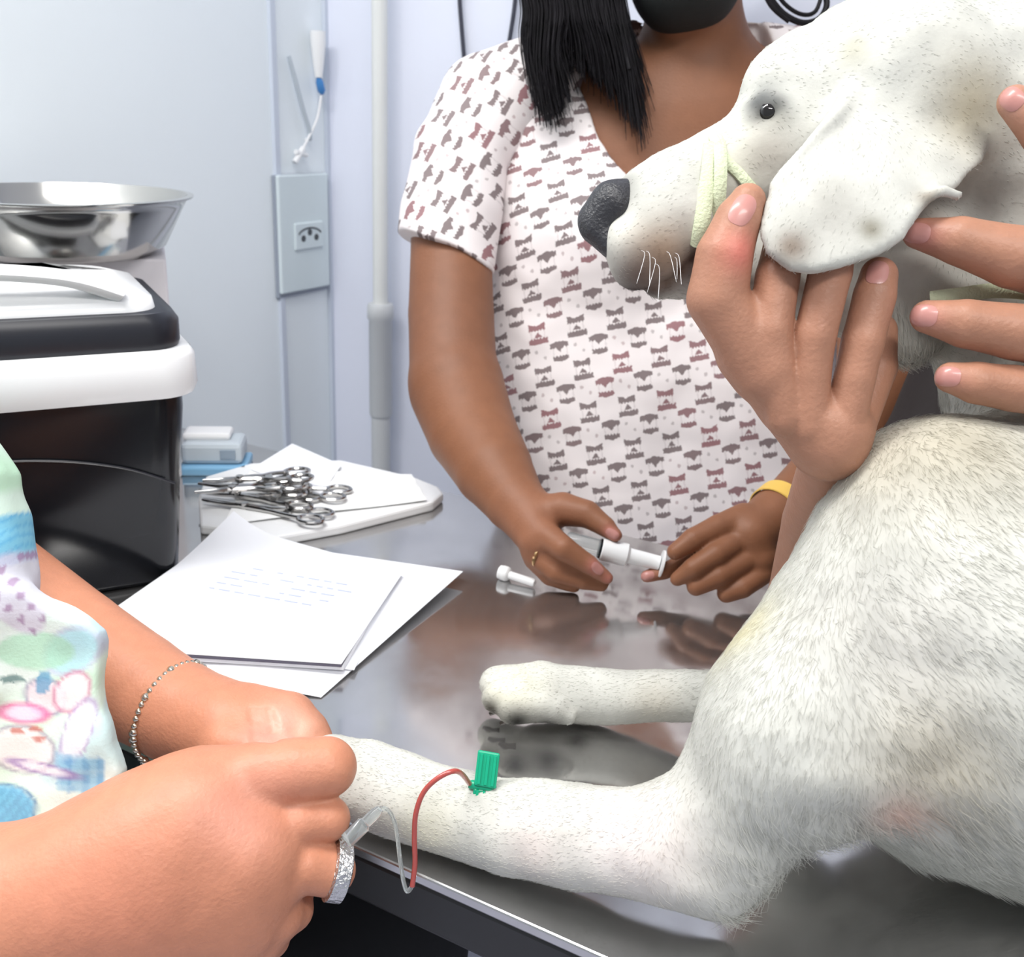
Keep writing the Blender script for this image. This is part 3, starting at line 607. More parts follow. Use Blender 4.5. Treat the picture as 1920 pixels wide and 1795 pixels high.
# fur
flow = [(at(1250, 330, .6), (1, -.5)), (at(1640, 150, .6), (1, -.1)), (at(1850, 200, .6), (1, .3)), (at(1500, 430, .55), (-.5, 1)), (at(1650, 350, .55), (-.4, 1)), (at(1700, 620, .62), (.2, 1)), (at(1700, 900, .57), (.5, 1)),
        (at(1450, 1200, .6), (-.4, 1)), (at(1500, 1450, .5), (-.2, 1)), (at(1340, 1650, .57), (.6, .8)), (at(1150, 1570, .6), (-1, -.05)), (at(800, 1500, .64), (-1, -.25)), (at(1800, 1250, .5), (.8, .6)), (at(1800, 1500, .5), (.7, .8)), (at(1900, 1650, .55), (.8, .7)), (at(1550, 1570, .55), (.5, .9)), (at(1050, 1300, .78), (-1, .1)), (at(1350, 1300, .75), (-1, .1))]
def fur(name, V, Q, N_, cut):
    a = V[Q[:, 0]]; b = V[Q[:, 1]]; c = V[Q[:, 2]]; ar = np.linalg.norm(np.cross(b - a, c - a), axis=1)
    cen = (a + c) / 2; VN = vnormals(V, Q); qn = VN[Q[:, 0]]; vw = cen - C; vw /= np.linalg.norm(vw, axis=1)[:, None]
    x, y = 960 + F * ((cen - C) @ RT) / ((cen - C) @ FW), 897.5 - F * ((cen - C) @ UP) / ((cen - C) @ FW)
    okk = ((qn * vw).sum(1) < .45) & (x < 3300) & (x > 640) & (y < 2000) & (y > -60) & (cen[:, 2] > .904); pr = ar * okk * np.where((y < 540) & (x < 1960), .3, 1); pr /= pr.sum()
    i = rng.choice(len(Q), N_, p=pr); r1, r2 = rng.random((2, N_, 1)); P = (V[Q[i, 0]] * (1 - r1) + V[Q[i, 1]] * r1) * (1 - r2) + (V[Q[i, 3]] * (1 - r1) + V[Q[i, 2]] * r1) * r2
    n = VN[Q[i, 0]]; x, y = x[i], y[i]
    W = np.stack([1 / (((P - p) ** 2).sum(1) + 2e-4) ** 2 for p, _ in flow], 1); W /= W.sum(1)[:, None]
    fd = W @ np.array([dvec(*d) for _, d in flow]); fd += rng.normal(0, .22, fd.shape); fd -= n * (fd * n).sum(1)[:, None]; fd /= np.linalg.norm(fd, axis=1)[:, None] + 1e-9
    L_ = np.full(N_, .004); L_[(y > 720) & (x > 1330)] = .007; L_[(x > 1380) & (y > 1500)] = .011
    L_[(x > 1330) & (y > 1500) & (n[:, 2] < -.25)] = .017; L_[(y < 720)] = .003; L_[(x > 1620) & (x < 1780) & (y > 560) & (y < 740)] = .013; L_[x < 1200] = .003
    L_ *= rng.uniform(.6, 1.25, N_); lift = rng.uniform(.05, .24, N_)[:, None]; L_ = L_[:, None]
    p0 = P - n * .0004; p1 = P + L_ * (fd * .5 + n * lift * .5); p2 = P + L_ * (fd + n * lift * .7 - Z * .06)
    p2[:, 2] = np.maximum(p2[:, 2], .9008); p1[:, 2] = np.maximum(p1[:, 2], .9008)
    hc = bpy.data.hair_curves.new(name); hc.add_curves([3] * N_)
    hc.attributes['position'].data.foreach_set('vector', np.stack([p0, p1, p2], 1).astype(np.float32).ravel())
    ra = hc.attributes.get('radius') or hc.attributes.new('radius', 'FLOAT', 'POINT'); ra.data.foreach_set('value', np.tile([.00011, .00009, .00003], N_).astype(np.float32))
    ca = hc.attributes.new('Col', 'FLOAT_COLOR', 'CURVE'); cc = dogcol(P) * rng.uniform(.95, 1.04, (N_, 1)); ca.data.foreach_set('color', np.c_[np.clip(cc, 0, .9), np.ones(N_)].astype(np.float32).ravel())
    o = link(name, hc, dog, MT['fur']); o['kind'] = 'stuff'; return o
fur('fur', V, Q, 120000, None)

# gauze tie around the muzzle
gz = thing('muzzle_tie', 'pale green gauze strip looped around the dog muzzle', 'gauze', at(1330, 360, .62))
ma = nrm(dvec(-250, 95)); mu = nrm(dvec(95, 250))
def loop(cx, cy, d, up, fw, dirup, n=36): return [at(cx, cy, d) + dirup * math.cos(q) * up - FW * math.sin(q) * fw for q in np.linspace(0, 2 * math.pi, n, endpoint=False)]
rr1 = PX(104, .62)
m = MB(); m.tube(loop(1330, 362, .62, rr1, .0335, nrm(dvec(.03, -1))), .0040, 10, flat=(nrm(dvec(.0, 1)) * 0 + FW, .35), closed=True); m.build('loop', MT['gauze'], gz)
m = MB(); pts = [D.surf(x, y, off=.0022) for x, y in ((1340, 262), (1360, 300), (1385, 325), (1400, 342), (1412, 356))]; m.tube(spline([at(1335, 256, .625)] + pts, 5), 0.0034, 10, flat=(FW, .5)); m.build('strip', MT['gauze'], gz)
m = MB(); pts = [D.surf(x, y, off=.0022) for x, y in ((1334, 270), (1330, 320), (1322, 370), (1316, 420), (1308, 458))]; m.tube(spline(pts, 5), 0.0048, 10, flat=(FW, .35)); m.build('strip', MT['gauze'], gz)
m = MB(); pts = [at(x, y, d) for x, y, d in ((1745, 560, .588), (1800, 553, .585), (1870, 545, .592), (1960, 552, .60))]; m.tube(spline(pts, 5), .0045, 10, flat=(FW, .45)); m.build('strip', MT['gauze'], gz)

# butterfly needle in the foreleg, blood filled line
bn = thing('butterfly_needle', 'green butterfly needle in the foreleg with a red blood filled loop of tubing', 'needle', D.surf(905, 1470))
g0 = D.surf(903, 1475, off=.003)
gx, gy = nrm(dvec(1, .18)), nrm(dvec(-.12, 1))
m = MB(); m.lathe(g0 - gx * .008, gx, [(.0022, 0), (.0030, .002), (.0030, .013), (.0016, .017)], 12); m.build('hub', MT['green'], bn)
for sg, L_ in ((-1, .021), (1, .006)):
    m = MB(); c_ = g0 + gy * sg * (L_ / 2 + .001) - FW * .002
    m.obox(c_ + gx * .002, (gx, nrm(gy - FW * .15), FW), (.0068, L_ / 2, .0011)); m.build('wing', MT['green'], bn, smooth=False, bevel=.001)
    for k in range(3):
        m = MB(); m.obox(c_ + gx * (.002 + .0042 * (k - 1)) - FW * .0015, (gx, nrm(gy - FW * .15), FW), (.0008, L_ * .42, .0007)); m.build('wing_rib', MT['green'], bn, smooth=False)
m = MB(); m.tube([g0 + gx * .006, g0 + gx * .020 + FW * .005], .0005, 6); m.build('needle', MT['chrome'], bn)
P_ = [g0 - gx * .007] + [at(x, y, d) for x, y, d in ((858, 1447, .593), (825, 1457, .588), (795, 1485, .590), (780, 1525, .592), (777, 1570, .596), (778, 1620, .60), (773, 1662, .603))]
m = MB(); m.tube(spline(P_, 8), .0016, 10); m.build('blood_line', MT['blood'], bn)
P_ = [at(x, y, d) for x, y, d in ((773, 1662, .603), (764, 1672, .604), (757, 1655, .605), (750, 1610, .608), (742, 1550, .613), (728, 1520, .60), (712, 1516, .592))]
m = MB(); m.tube(spline(P_, 8), .0013, 8); m.build('clear_line', MT['clear'], bn)
a, b_ = at(714, 1516, .59), at(650, 1577, .585)
m = MB(); h_ = np.linalg.norm(b_ - a); m.lathe(a, b_ - a, [(.0022, 0), (.0034, .004), (.0034, h_ * .45), (.0046, h_ * .5), (.0046, h_)], 14); m.build('connector', MT['clear'], bn)

# ------------------------------------------------------------------ people
def nail(x, y, d, r, c=(226, 170, 160)): return (at(x, y, d), PX(r, d), S(*c), .75)
def nailmesh(body, x, y, rx, ry, rot, parent, mt, d0=.3):
    p = body.surf(x, y, d0); e = 1e-4; n = nrm(np.array([body.ev(np.array([p + v * e]))[0] - body.ev(np.array([p - v * e]))[0] for v in np.eye(3)]))
    d = proj(p)[2]; q = math.radians(rot); ax = RT * math.cos(q) + UP * math.sin(q); ax = nrm(ax - n * (ax @ n)); ay = np.cross(n, ax)
    m = MB(); rings = []
    for f_, h_ in ((1.0, -.0012), (1.0, -.0002), (.85, .0000), (.5, .0001), (.12, .0002)):
        rings.append([p + ax * math.copysign(abs(math.cos(t)) ** .75, math.cos(t)) * PX(rx, d) * f_ + ay * math.copysign(abs(math.sin(t)) ** .75, math.sin(t)) * PX(ry, d) * f_ + n * (h_ + .0006 - .0019 * (math.sin(t) * f_) ** 2 * (PX(ry, d) / .0063) ** 2 - .0009 * (math.cos(t) * f_) ** 2) for t in np.linspace(0, 2 * math.pi, 22, endpoint=False)])
    for r_, h_ in zip(rings, (-.0008, .0002, .0005, .0006, .0006)):
        A = np.array(r_)
        for _ in range(4): A = A - n * body.ev(A)[:, None]
        r_[:] = list(A + n * h_)
    m.loft(rings); m.build('fingernail', mt, parent)
MT['nail_f'] = mat('nail', S(232, 178, 168), .3, coat=.2); MT['nail_h'] = mat('pinkish nail', S(190, 134, 126), .35, coat=.2)

# --- the handler on the far side, right: arms come round the dog
hd = thing('person', 'person behind the dog in dark maroon, two bare hands holding the dog head', 'person', at(2050, 1200, 1.15) * [1, 1, 0])
Hn = Body()
Hn.chain([(1950, 420, 1.1, 70), (1720, 900, .96, 70), (1520, 1240, .84, 66)], .02)
Hn.chain([(1520, 1240, .84, 62), (1503, 1120, .76, 62), (1530, 980, .69, 62), (1562, 870, .62, 62), (1555, 800, .585, 66)], .02)
Hn.chain([(1555, 820, .588, 62), (1475, 765, .584, 36)], .010); Hn.chain([(1560, 825, .588, 60), (1522, 790, .583, 34)], .010)
Hn.chain([(1560, 830, .588, 58), (1588, 800, .583, 38)], .010); Hn.chain([(1540, 820, .588, 58), (1400, 665, .580, 56)], .012)
Hn.chain([(1474, 780, .578, 40), (1452, 690, .572, 40), (1444, 620, .569, 41), (1458, 520, .570, 41), (1475, 430, .582, 36)], .001)
Hn.chain([(1518, 800, .576, 38), (1520, 700, .571, 37), (1528, 630, .567, 39), (1557, 510, .566, 40), (1574, 430, .578, 35)], .001)
Hn.chain([(1580, 805, .577, 40), (1602, 710, .572, 38), (1618, 640, .570, 39), (1640, 555, .571, 39), (1648, 517, .574, 35)], .001)
Hn.chain([(1600, 800, .588, 40), (1645, 690, .600, 36), (1650, 620, .61, 32)], .003)
Hn.chain([(1425, 700, .577, 52), (1345, 560, .569, 57), (1358, 480, .565, 53), (1384, 412, .564, 43), (1402, 378, .565, 34)], .005)
# left hand from the right edge
Hn.chain([(2420, 420, 1.08, 75), (2420, 800, .85, 75), (2230, 690, .66, 80), (2140, 600, .60, 95)], .02)
Hn.chain([(2150, 600, .60, 95), (2000, 510, .575, 66)], .015); Hn.chain([(2150, 610, .60, 95), (2000, 640, .575, 60)], .015); Hn.chain([(2150, 620, .60, 90), (2000, 745, .58, 50)], .015)
Hn.chain([(2010, 508, .575, 64), (1900, 482, .562, 58), (1800, 452, .565, 45), (1722, 438, .573, 29)], .003)
Hn.chain([(2010, 640, .575, 56), (1900, 622, .562, 52), (1810, 607, .562, 45), (1738, 594, .566, 31)], .003)
Hn.chain([(2010, 745, .58, 46), (1900, 729, .566, 43), (1830, 718, .564, 39), (1782, 708, .566, 29)], .003)
Hn.chain([(2130, 700, .60, 60), (2040, 850, .59, 40), (1990, 850, .60, 30)], .005)
Hn.chain([(2120, 540, .60, 70), (2040, 330, .575, 54), (1960, 245, .565, 45), (1903, 192, .565, 32)], .006)
hsp = [nail(1390, 470, .55, 40, (214, 120, 108)), nail(1640, 470, .56, 30, (190, 120, 110)), nail(1715, 440, .56, 40, (196, 120, 118)), nail(1730, 594, .55, 38, (214, 140, 134)), nail(1775, 708, .55, 34, (222, 150, 142)), nail(1885, 185, .55, 35, (240, 190, 182)), nail(1548, 600, .55, 22, (150, 104, 84))]
hcol = lambda V: paint(V, S(170, 123, 100), hsp, .04, 60)
V, Q = Hn.mesh(.0016); V = smooth_v(V, Q, 1)
HH = Body(); HH.pell(2200, -330, 1.06, 120, 160, .09, .02).pell(2200, -240, 1.01, 90, 90, .06, .03).cone(at(2200, -250, 1.08), PX(80, 1.08), at(2200, 50, 1.10), PX(85, 1.2), .02).cone(at(2190, -300, .97), .012, at(2190, -265, .955), .016, .01)
V2, Q2 = HH.mesh(.005)
raw_mesh('body', np.r_[V, V2], np.r_[Q, Q2 + len(V)], MT['skin_h'], hd, hcol(np.r_[V, V2]))
for a in ((1393, 392, 34, 22, 62), (1645, 512, 26, 20, 80), (1718, 437, 26, 19, -5), (1731, 592, 26, 21, -5), (1776, 706, 24, 19, -5), (1896, 184, 24, 20, -40)): nailmesh(Hn, *a, hd, MT['nail_h'], .45)
G = Body()
G.cone(at(2040, 260, 1.1), PX(170, 1.1), at(2380, 260, 1.1), PX(170, 1.1), .05, sq=(FW, .8)); G.cone(at(2060, 800, 1.11), PX(260, 1.11), at(2360, 800, 1.11), PX(260, 1.11), .08, sq=(FW, .6))
G.cone(at(1975, 300, 1.06), PX(95, 1.1), at(1720, 900, .965), PX(88, .96), .04); G.cone(at(1720, 900, .965), PX(88, .96), at(1600, 1100, .90), PX(84, .9), .03); G.cone(at(2400, 300, 1.08), PX(100, 1.1), at(2420, 600, .95), PX(95, 1), .04); G.cone(at(2150, 1100, 1.13), PX(230, 1.13), at(2300, 1100, 1.13), PX(230, 1.13), .08, sq=(FW, .7))
blob('shirt', G, .005, MT['maroon'], hd)
def legs(parent, hip, feet, rad=(.10, .06), name='trousers', mt='trousers', knees=None, shoe_dir=None):
    g = Body(); g.cone(hip[0], rad[0] * 1.05, hip[1], rad[0] * 1.05, .05)
    for i in (0, 1):
        kn = knees[i] if knees else (np.asarray(hip[i]) + feet[i]) / 2
        g.cone(hip[i], rad[0], kn, rad[0] * .72, .03).cone(kn, rad[0] * .72, np.asarray(feet[i]) + Z * .10, rad[1], .03)
    blob(name, g, .008, MT[mt], parent)
    for i in (0, 1):
        s = Body(); f_ = np.asarray(feet[i], float); dd = nrm(shoe_dir); s.cone(f_ + Z * .045 - dd * .05, .043, f_ + Z * .035 + dd * .13, .036, .01).half((0, 0, .001), -Z)
        blob('shoe', s, .006, MT['shoe'], parent)
hb = at(2200, 1100, 1.13); hx = nrm(np.array([RT[0], RT[1], 0])); hy = np.array([-hx[1], hx[0], 0])
legs(hd, [hb - hx * .09, hb + hx * .09], [(hb - hx * .1 + hy * .05) * [1, 1, 0], (hb + hx * .1 + hy * .05) * [1, 1, 0]], shoe_dir=-hy)
hcap = Body(); hcap.pell(2200, -370, 1.08, 135, 150, .09, .02).half(at(2200, -300, .98), nrm(-UP * .6 - FW)); blob('hair', hcap, .006, MT['hair'], hd)

# --- the woman behind the table
wo = thing('person', 'woman with black hair and face mask in printed scrub top holding a syringe', 'person', at(1270, 900, 1.36) * [1, 1, 0])
Tq = lambda B, g=0: (B.cone(at(1100, 350, 1.28), PX(196, 1.28) - g, at(1440, 350, 1.28), PX(196, 1.28) - g, .05, sq=(FW, .68)),
    B.cone(at(1140, 640, 1.31), PX(225, 1.3) - g, at(1350, 640, 1.31), PX(225, 1.3) - g, .08, sq=(FW, .68)),
    B.cone(at(1185, 960, 1.34), PX(240, 1.34) - g, at(1380, 960, 1.34), PX(240, 1.34) - g, .08, sq=(FW, .66)),
    B.pell(1140, 440, 1.245, 130, 125, .085, .06), B.pell(1400, 440, 1.245, 130, 125, .085, .06),
    B.cone(at(985, 175, 1.27), PX(98, 1.27) - g, at(1190, 120, 1.27), PX(78, 1.27) - g, .05, sq=(FW, .8)), B.cone(at(1360, 120, 1.27), PX(78, 1.27) - g, at(1580, 150, 1.27), PX(98, 1.27) - g, .05, sq=(FW, .8)))
Wm = Body()
Wm.pell(1288, -150, 1.19, 118, 150, .085, .02); Wm.pell(1288, -20, 1.15, 78, 72, .055, .03)
Wm.cone(at(1300, -40, 1.21), PX(84, 1.2), at(1310, 190, 1.25), PX(100, 1.25), .03)
Wm.cone(at(1285, -130, 1.105), .010, at(1284, -95, 1.092), .014, .01)
for sx in (-1, 1): Wm.pell(1288 + sx * 122, -130, 1.20, 14, 32, .018, .005)
Wm.cone(at(1130, 200, 1.255), PX(95, 1.25), at(1470, 200, 1.255), PX(95, 1.25), .05, sq=(FW, .72)); Wm.cone(at(1200, 350, 1.27), PX(175, 1.27), at(1360, 350, 1.27), PX(175, 1.27), .05, sq=(FW, .64))
Wm.chain([(960, 210, 1.26, 76), (880, 290, 1.24, 74), (846, 450, 1.22, 75), (846, 590, 1.20, 80), (850, 700, 1.17, 82)], .02)
Wm.chain([(858, 735, 1.165, 90), (885, 810, 1.13, 84), (925, 880, 1.085, 74), (965, 940, 1.05, 58), (1000, 978, 1.03, 47)], .012)
Wm.chain([(990, 965, 1.035, 46), (1010, 1012, 1.012, 40)], .012)
Wm.chain([(1005, 965, 1.03, 36), (1055, 955, 1.02, 32), (1100, 964, 1.01, 26), (1135, 988, 1.0, 19), (1154, 1004, .995, 13)], .006)
Wm.chain([(1005, 990, 1.012, 30), (1056, 1028, .984, 23), (1103, 1058, .984, 18), (1138, 1084, .988, 12)], .004)
Wm.chain([(1005, 1015, 1.012, 26), (1050, 1052, 1.0, 20), (1108, 1078, .998, 14), (1132, 1090, 1.0, 11)], .003)
Wm.chain([(1000, 1035, 1.012, 24), (1042, 1073, 1.0, 20), (1095, 1090, .998, 16), (1128, 1098, 1.0, 12)], .003)
Wm.chain([(1000, 1050, 1.016, 18), (1030, 1082, 1.012, 16), (1075, 1100, 1.008, 13)], .003)
Wm.chain([(1600, 200, 1.26, 78), (1650, 450, 1.22, 76), (1650, 720, 1.17, 78), (1560, 875, 1.09, 64), (1455, 965, 1.03, 46)], .012)
Wm.chain([(1455, 965, 1.03, 46), (1405, 1005, 1.008, 52), (1420, 1045, 1.004, 40)], .012)
Wm.chain([(1395, 975, 1.01, 32), (1347, 990, .998, 25), (1300, 1012, .988, 22), (1266, 1035, .985, 16)], .004)
Wm.chain([(1395, 1008, 1.003, 28), (1342, 1040, .984, 23), (1300, 1066, .98, 20), (1270, 1086, .986, 14)], .0025)
Wm.chain([(1408, 1045, .998, 26), (1348, 1080, .984, 22), (1305, 1100, .984, 18)], .0025)
Wm.chain([(1428, 1075, .998, 23), (1392, 1102, .988, 20), (1362, 1113, .988, 18)], .0025)
Wm.chain([(1395, 985, 1.025, 26), (1300, 1045, 1.012, 18), (1245, 1072, 1.004, 15), (1213, 1081, 1.0, 12)], .004)
Wm.half((0, 0, .9012), -Z, .002)
wsp = [(at(1118, 1064, .975), PX(16, 1), S(206, 130, 122), .8), (at(1146, 1002, .985), PX(16, 1), S(232, 150, 142), .9), (at(1212, 1081, .99), PX(16, 1), S(220, 150, 140), .9), (at(1142, 1088, .98), PX(13, 1), S(200, 130, 118), .8), (at(845, 600, 1.15), .09, S(120, 82, 64), .5), (at(1000, 980, 1.0), .05, S(160, 108, 82), .6)]  # broad dark spot paints the sleeve's shade onto the upper arm
blob('body', Wm, .0021, MT['skin_b'], wo, lambda V: paint(V, S(138, 92, 66), wsp, .04, 40))
for a in ((1120, 1066, 14, 9, -38), (1148, 1001, 13, 8, -30), (1215, 1079, 12, 8, 10)): nailmesh(Wm, *a, wo, MT['nail_h'], .8)
St = Body(); Tq(St)
St.slab([(1085, -40), (1092, 120), (1132, 240), (1182, 322), (1262, 430), (1340, 430), (1440, 250), (1500, 120), (1470, -40)], 1.15, .125, .004, kind='s')
St.warp(lambda p: .0022 * wob(p * [1, 1, .55], 34, .7) + .001 * wob(p, 80))
ca_, sa_ = math.cos(math.radians(-9)), math.sin(math.radians(-9))
def cl_t(V):
    q = V - C; x, y = q @ RT, q @ UP; return np.stack([x * ca_ - y * sa_, x * sa_ + y * ca_, np.zeros(len(V))], 1)
def cl_s(V):
    q = V - C; x, y = q @ RT, q @ UP; a = math.radians(-62); return np.stack([x * math.cos(a) - y * math.sin(a), x * math.sin(a) + y * math.cos(a), np.ones(len(V))], 1)
MT['print'] = bpy.data.materials.new('scrub print')
St.half(at(1270, 1200, 1.3), -Z, .002)
blob('scrub_top', St, .003, MT['print'], wo, cloth=cl_t)
Sl = Body(); Sl.chain([(1015, 178, 1.265, 106), (925, 205, 1.255, 104), (868, 290, 1.235, 92), (848, 390, 1.225, 93), (826, 530, 1.21, 97)], .03); Sl.half(at(815, 468, 1.22), nrm(RT * -.40 - UP * .916), .002); Sl.warp(lambda p: .002 * wob(p, 50, .4))
blob('sleeve', Sl, .003, MT['print'], wo, cloth=cl_s)
Sl = Body(); Sl.chain([(1530, 150, 1.265, 104), (1620, 205, 1.255, 104), (1655, 400, 1.225, 96)], .03); blob('sleeve', Sl, .004, MT['print'], wo, cloth=cl_s)
Mk = Body(); Mk.pell(1288, -74, 1.168, 110, 121, .088, .02).pell(1287, -32, 1.15, 86, 80, .065, .03).half(at(1288, -170, 1.1), UP, .004); blob('face_mask', Mk, .004, MT['mask'], wo)
for nm_, dx in (('eye', -48), ('eye', 48)):
    m = MB(); e_ = at(1288 + dx, -190, 1.118); m.lathe(e_, FW, [(.001, -.006), (.008, -.003), (.011, .004)], 16); m.build('eye', MT['eye'], wo)
hs = []
for i in range(2600):
    t = random.random(); s = random.gauss(0, 1); x0 = 985 + 185 * t; d0 = 1.125 + .06 * random.random()
    if t < .42: xe, ye = 1000 + 70 * (t / .42) + 9 * s, 100 + 150 * random.random() ** .8 * (.45 + .55 * math.sin(math.pi * min(1, t / .42)))
    else: u_ = (t - .42) / .58; xe, ye = 1070 + 140 * u_ ** .8 + 10 * s, 80 + 60 * random.random() + 165 * random.random() ** .6 * u_ ** 1.3
    P_ = [at(1140 + (x0 - 1080) * .5, -260, 1.16), at(x0 - 5, -90, d0), at(x0 + 4 * s, 20, d0 + .005), at((x0 * .5 + xe * .5) - (10 if t < .42 else -2), max(60, ye * .55), d0 + .014), at(xe, ye, d0 + .02 + .012 * random.random())]
    hs.append(np.array(spline(P_, 3)))
hcu = bpy.data.hair_curves.new('hair_strands'); hcu.add_curves([len(hs[0])] * len(hs)); hcu.attributes['position'].data.foreach_set('vector', np.array(hs, np.float32).ravel())
ra_ = hcu.attributes.get('radius') or hcu.attributes.new('radius', 'FLOAT', 'POINT'); ra_.data.foreach_set('value', np.tile(np.linspace(1, .25, len(hs[0])) * .0011, len(hs)).astype(np.float32))
hs_o = link('hair_strands', hcu, wo, MT['hair']); hs_o['kind'] = 'stuff'
for pts, r_ in (([(1420, -40), (1448, 2), (1472, 28), (1505, 43), (1535, 36), (1550, 10), (1545, -25)], 6), ([(1440, -50), (1465, 0), (1500, 26), (1530, 20), (1545, -30)], 4), ([(1425, -40), (1440, 0), (1455, 20), (1480, 40)], 5), ([(1150, 0), (1165, 60), (1180, 130)], 4)):
    m = MB(); m.tube(spline([at(x, y, 1.14) for x, y in pts], 6), PX(r_, 1.14), 8); m.build('hair_lock', MT['hair'], wo)
hc_ = Body(); hc_.pell(1288, -190, 1.215, 140, 150, .105, .02).half(at(1288, -230, 1.12), nrm(-UP * .55 - FW * .8)).pell(1090, -140, 1.2, 80, 170, .07, .03).pell(1480, -150, 1.2, 70, 120, .06, .03); blob('hair_cap', hc_, .005, MT['hair'], wo)
def band(name, c, ax, R_, wd, th, mt, parent, n=40, sq=None):
    m = MB(); m.lathe(c, ax, [(R_, -wd / 2), (R_ + th, -wd / 2 + th * .5), (R_ + th, wd / 2 - th * .5), (R_, wd / 2)], n, closed=True); return m.build(name, mt, parent)
ax = nrm(at(1046, 1060, .992) - at(1000, 1030, 1.01))
band('finger_ring', at(1017, 1042, 1.006), ax, PX(24, 1), .0035, .0016, MT['gold'], wo)
band('wristband', at(1462, 958, 1.036), nrm(at(1455, 965, 1.03) - at(1560, 875, 1.09)), PX(55, 1.03), .019, .0012, MT['band_y'], wo)
wb = at(1270, 1000, 1.36) * [1, 1, 0] + Z * .74 + hy * .03; legs(wo, [wb - hx * .1, wb + hx * .1], [(wb - hx * .11 + hy * .03) * [1, 1, 0], (wb + hx * .11 + hy * .03) * [1, 1, 0]], (.115, .07), shoe_dir=-hy)

sy = thing('syringe', 'clear syringe with white plunger held between both hands of the woman', 'syringe', at(1180, 1043, 1.0))
a, b_ = at(1062, 1013, 1.0), at(1243, 1058, 1.0); d = nrm(b_ - a); Ls = np.linalg.norm(b_ - a); r_ = PX(1, 1.0)
m = MB(); m.lathe(a, d, [(15 * r_, 0), (17 * r_, .002), (17 * r_, Ls * .34), (14 * r_, Ls * .345)], 20); m.build('barrel', MT['clear'], sy)
m = MB(); m.lathe(a + d * Ls * .33, d, [(14 * r_, 0), (19 * r_, .001), (19 * r_, .003), (14 * r_, .004)], 20); m.build('gasket', MT['black'], sy)
m = MB(); m.lathe(a + d * Ls * .36, d, [(20 * r_, 0), (22 * r_, .001), (22 * r_, Ls * .26), (15 * r_, Ls * .29), (14 * r_, Ls * .60)], 20); m.build('plunger', MT['white'], sy)
m = MB(); m.lathe(b_ - d * .003, d, [(10 * r_, 0), (26 * r_, .0006), (26 * r_, .0026), (10 * r_, .0034)], 24); m.build('thumb_disc', MT['white'], sy)
m = MB(); m.lathe(a, -d, [(5 * r_, 0), (4 * r_, .008)], 10); m.build('tip', MT['clear'], sy)

# --- the vet at the left, seated
ve = thing('person', 'person in pastel printed scrubs and silver ring holding the dog front paw', 'person', at(-250, 1300, .72) * [1, 1, 0])
Vt = Body()
Vt.chain([(-420, 1500, .60, 190), (-150, 1740, .56, 180), (120, 1690, .565, 150), (250, 1625, .575, 140)], .02)
Vt.chain([(220, 1640, .575, 138), (370, 1545, .585, 138), (450, 1600, .585, 130)], .03)
Vt.chain([(300, 1700, .58, 120), (430, 1720, .588, 95), (465, 1735, .595, 80)], .03)
Vt.chain([(400, 1490, .59, 88), (500, 1455, .59, 66), (560, 1445, .590, 60), (612, 1439, .593, 57)], .006)
Vt.chain([(480, 1575, .585, 70), (560, 1542, .586, 46), (614, 1536, .592, 42), (600, 1530, .62, 38)], .003)
Vt.chain([(500, 1640, .585, 75), (570, 1624, .585, 50), (618, 1632, .592, 48), (610, 1625, .625, 42)], .003)
Vt.chain([(500, 1710, .588, 70), (520, 1712, .590, 50), (545, 1706, .602, 42), (550, 1660, .63, 36)], .005)
Vt.chain([(470, 1750, .60, 48), (505, 1760, .612, 38), (515, 1730, .635, 34)], .006)
Vt.chain([(-300, 900, .82, 130), (-60, 1090, .80, 128), (130, 1215, .77, 112), (250, 1285, .745, 100), (335, 1335, .725, 92)], .02)
Vt.chain([(335, 1335, .725, 90), (430, 1372, .705, 92), (500, 1385, .695, 76)], .005)
Vt.chain([(470, 1345, .71, 62), (540, 1352, .705, 54), (572, 1385, .695, 46), (560, 1420, .685, 40)], .004)
Vt.chain([(520, 1360, .715, 52), (575, 1375, .705, 42), (598, 1410, .69, 34), (590, 1440, .68, 30)], .004)
Vt.chain([(430, 1400, .68, 55), (480, 1410, .672, 48), (540, 1425, .668, 40)], .006)
Vt.chain([(440, 1450, .69, 50), (560, 1450, .69, 40), (620, 1470, .69, 34)], .006)
for x, r_ in ((470, .0009), (487, .0013), (505, .0016)):
    pts = [Vt.surf(x + dx, y, .5) for dx, y in ((0, 1332), (5, 1350), (8, 1368), (7, 1388))]
    G2 = Body()
    for q, q2 in zip(pts[:-1], pts[1:]): Vt.cone(q, r_, q2, r_, .005, kind='s')
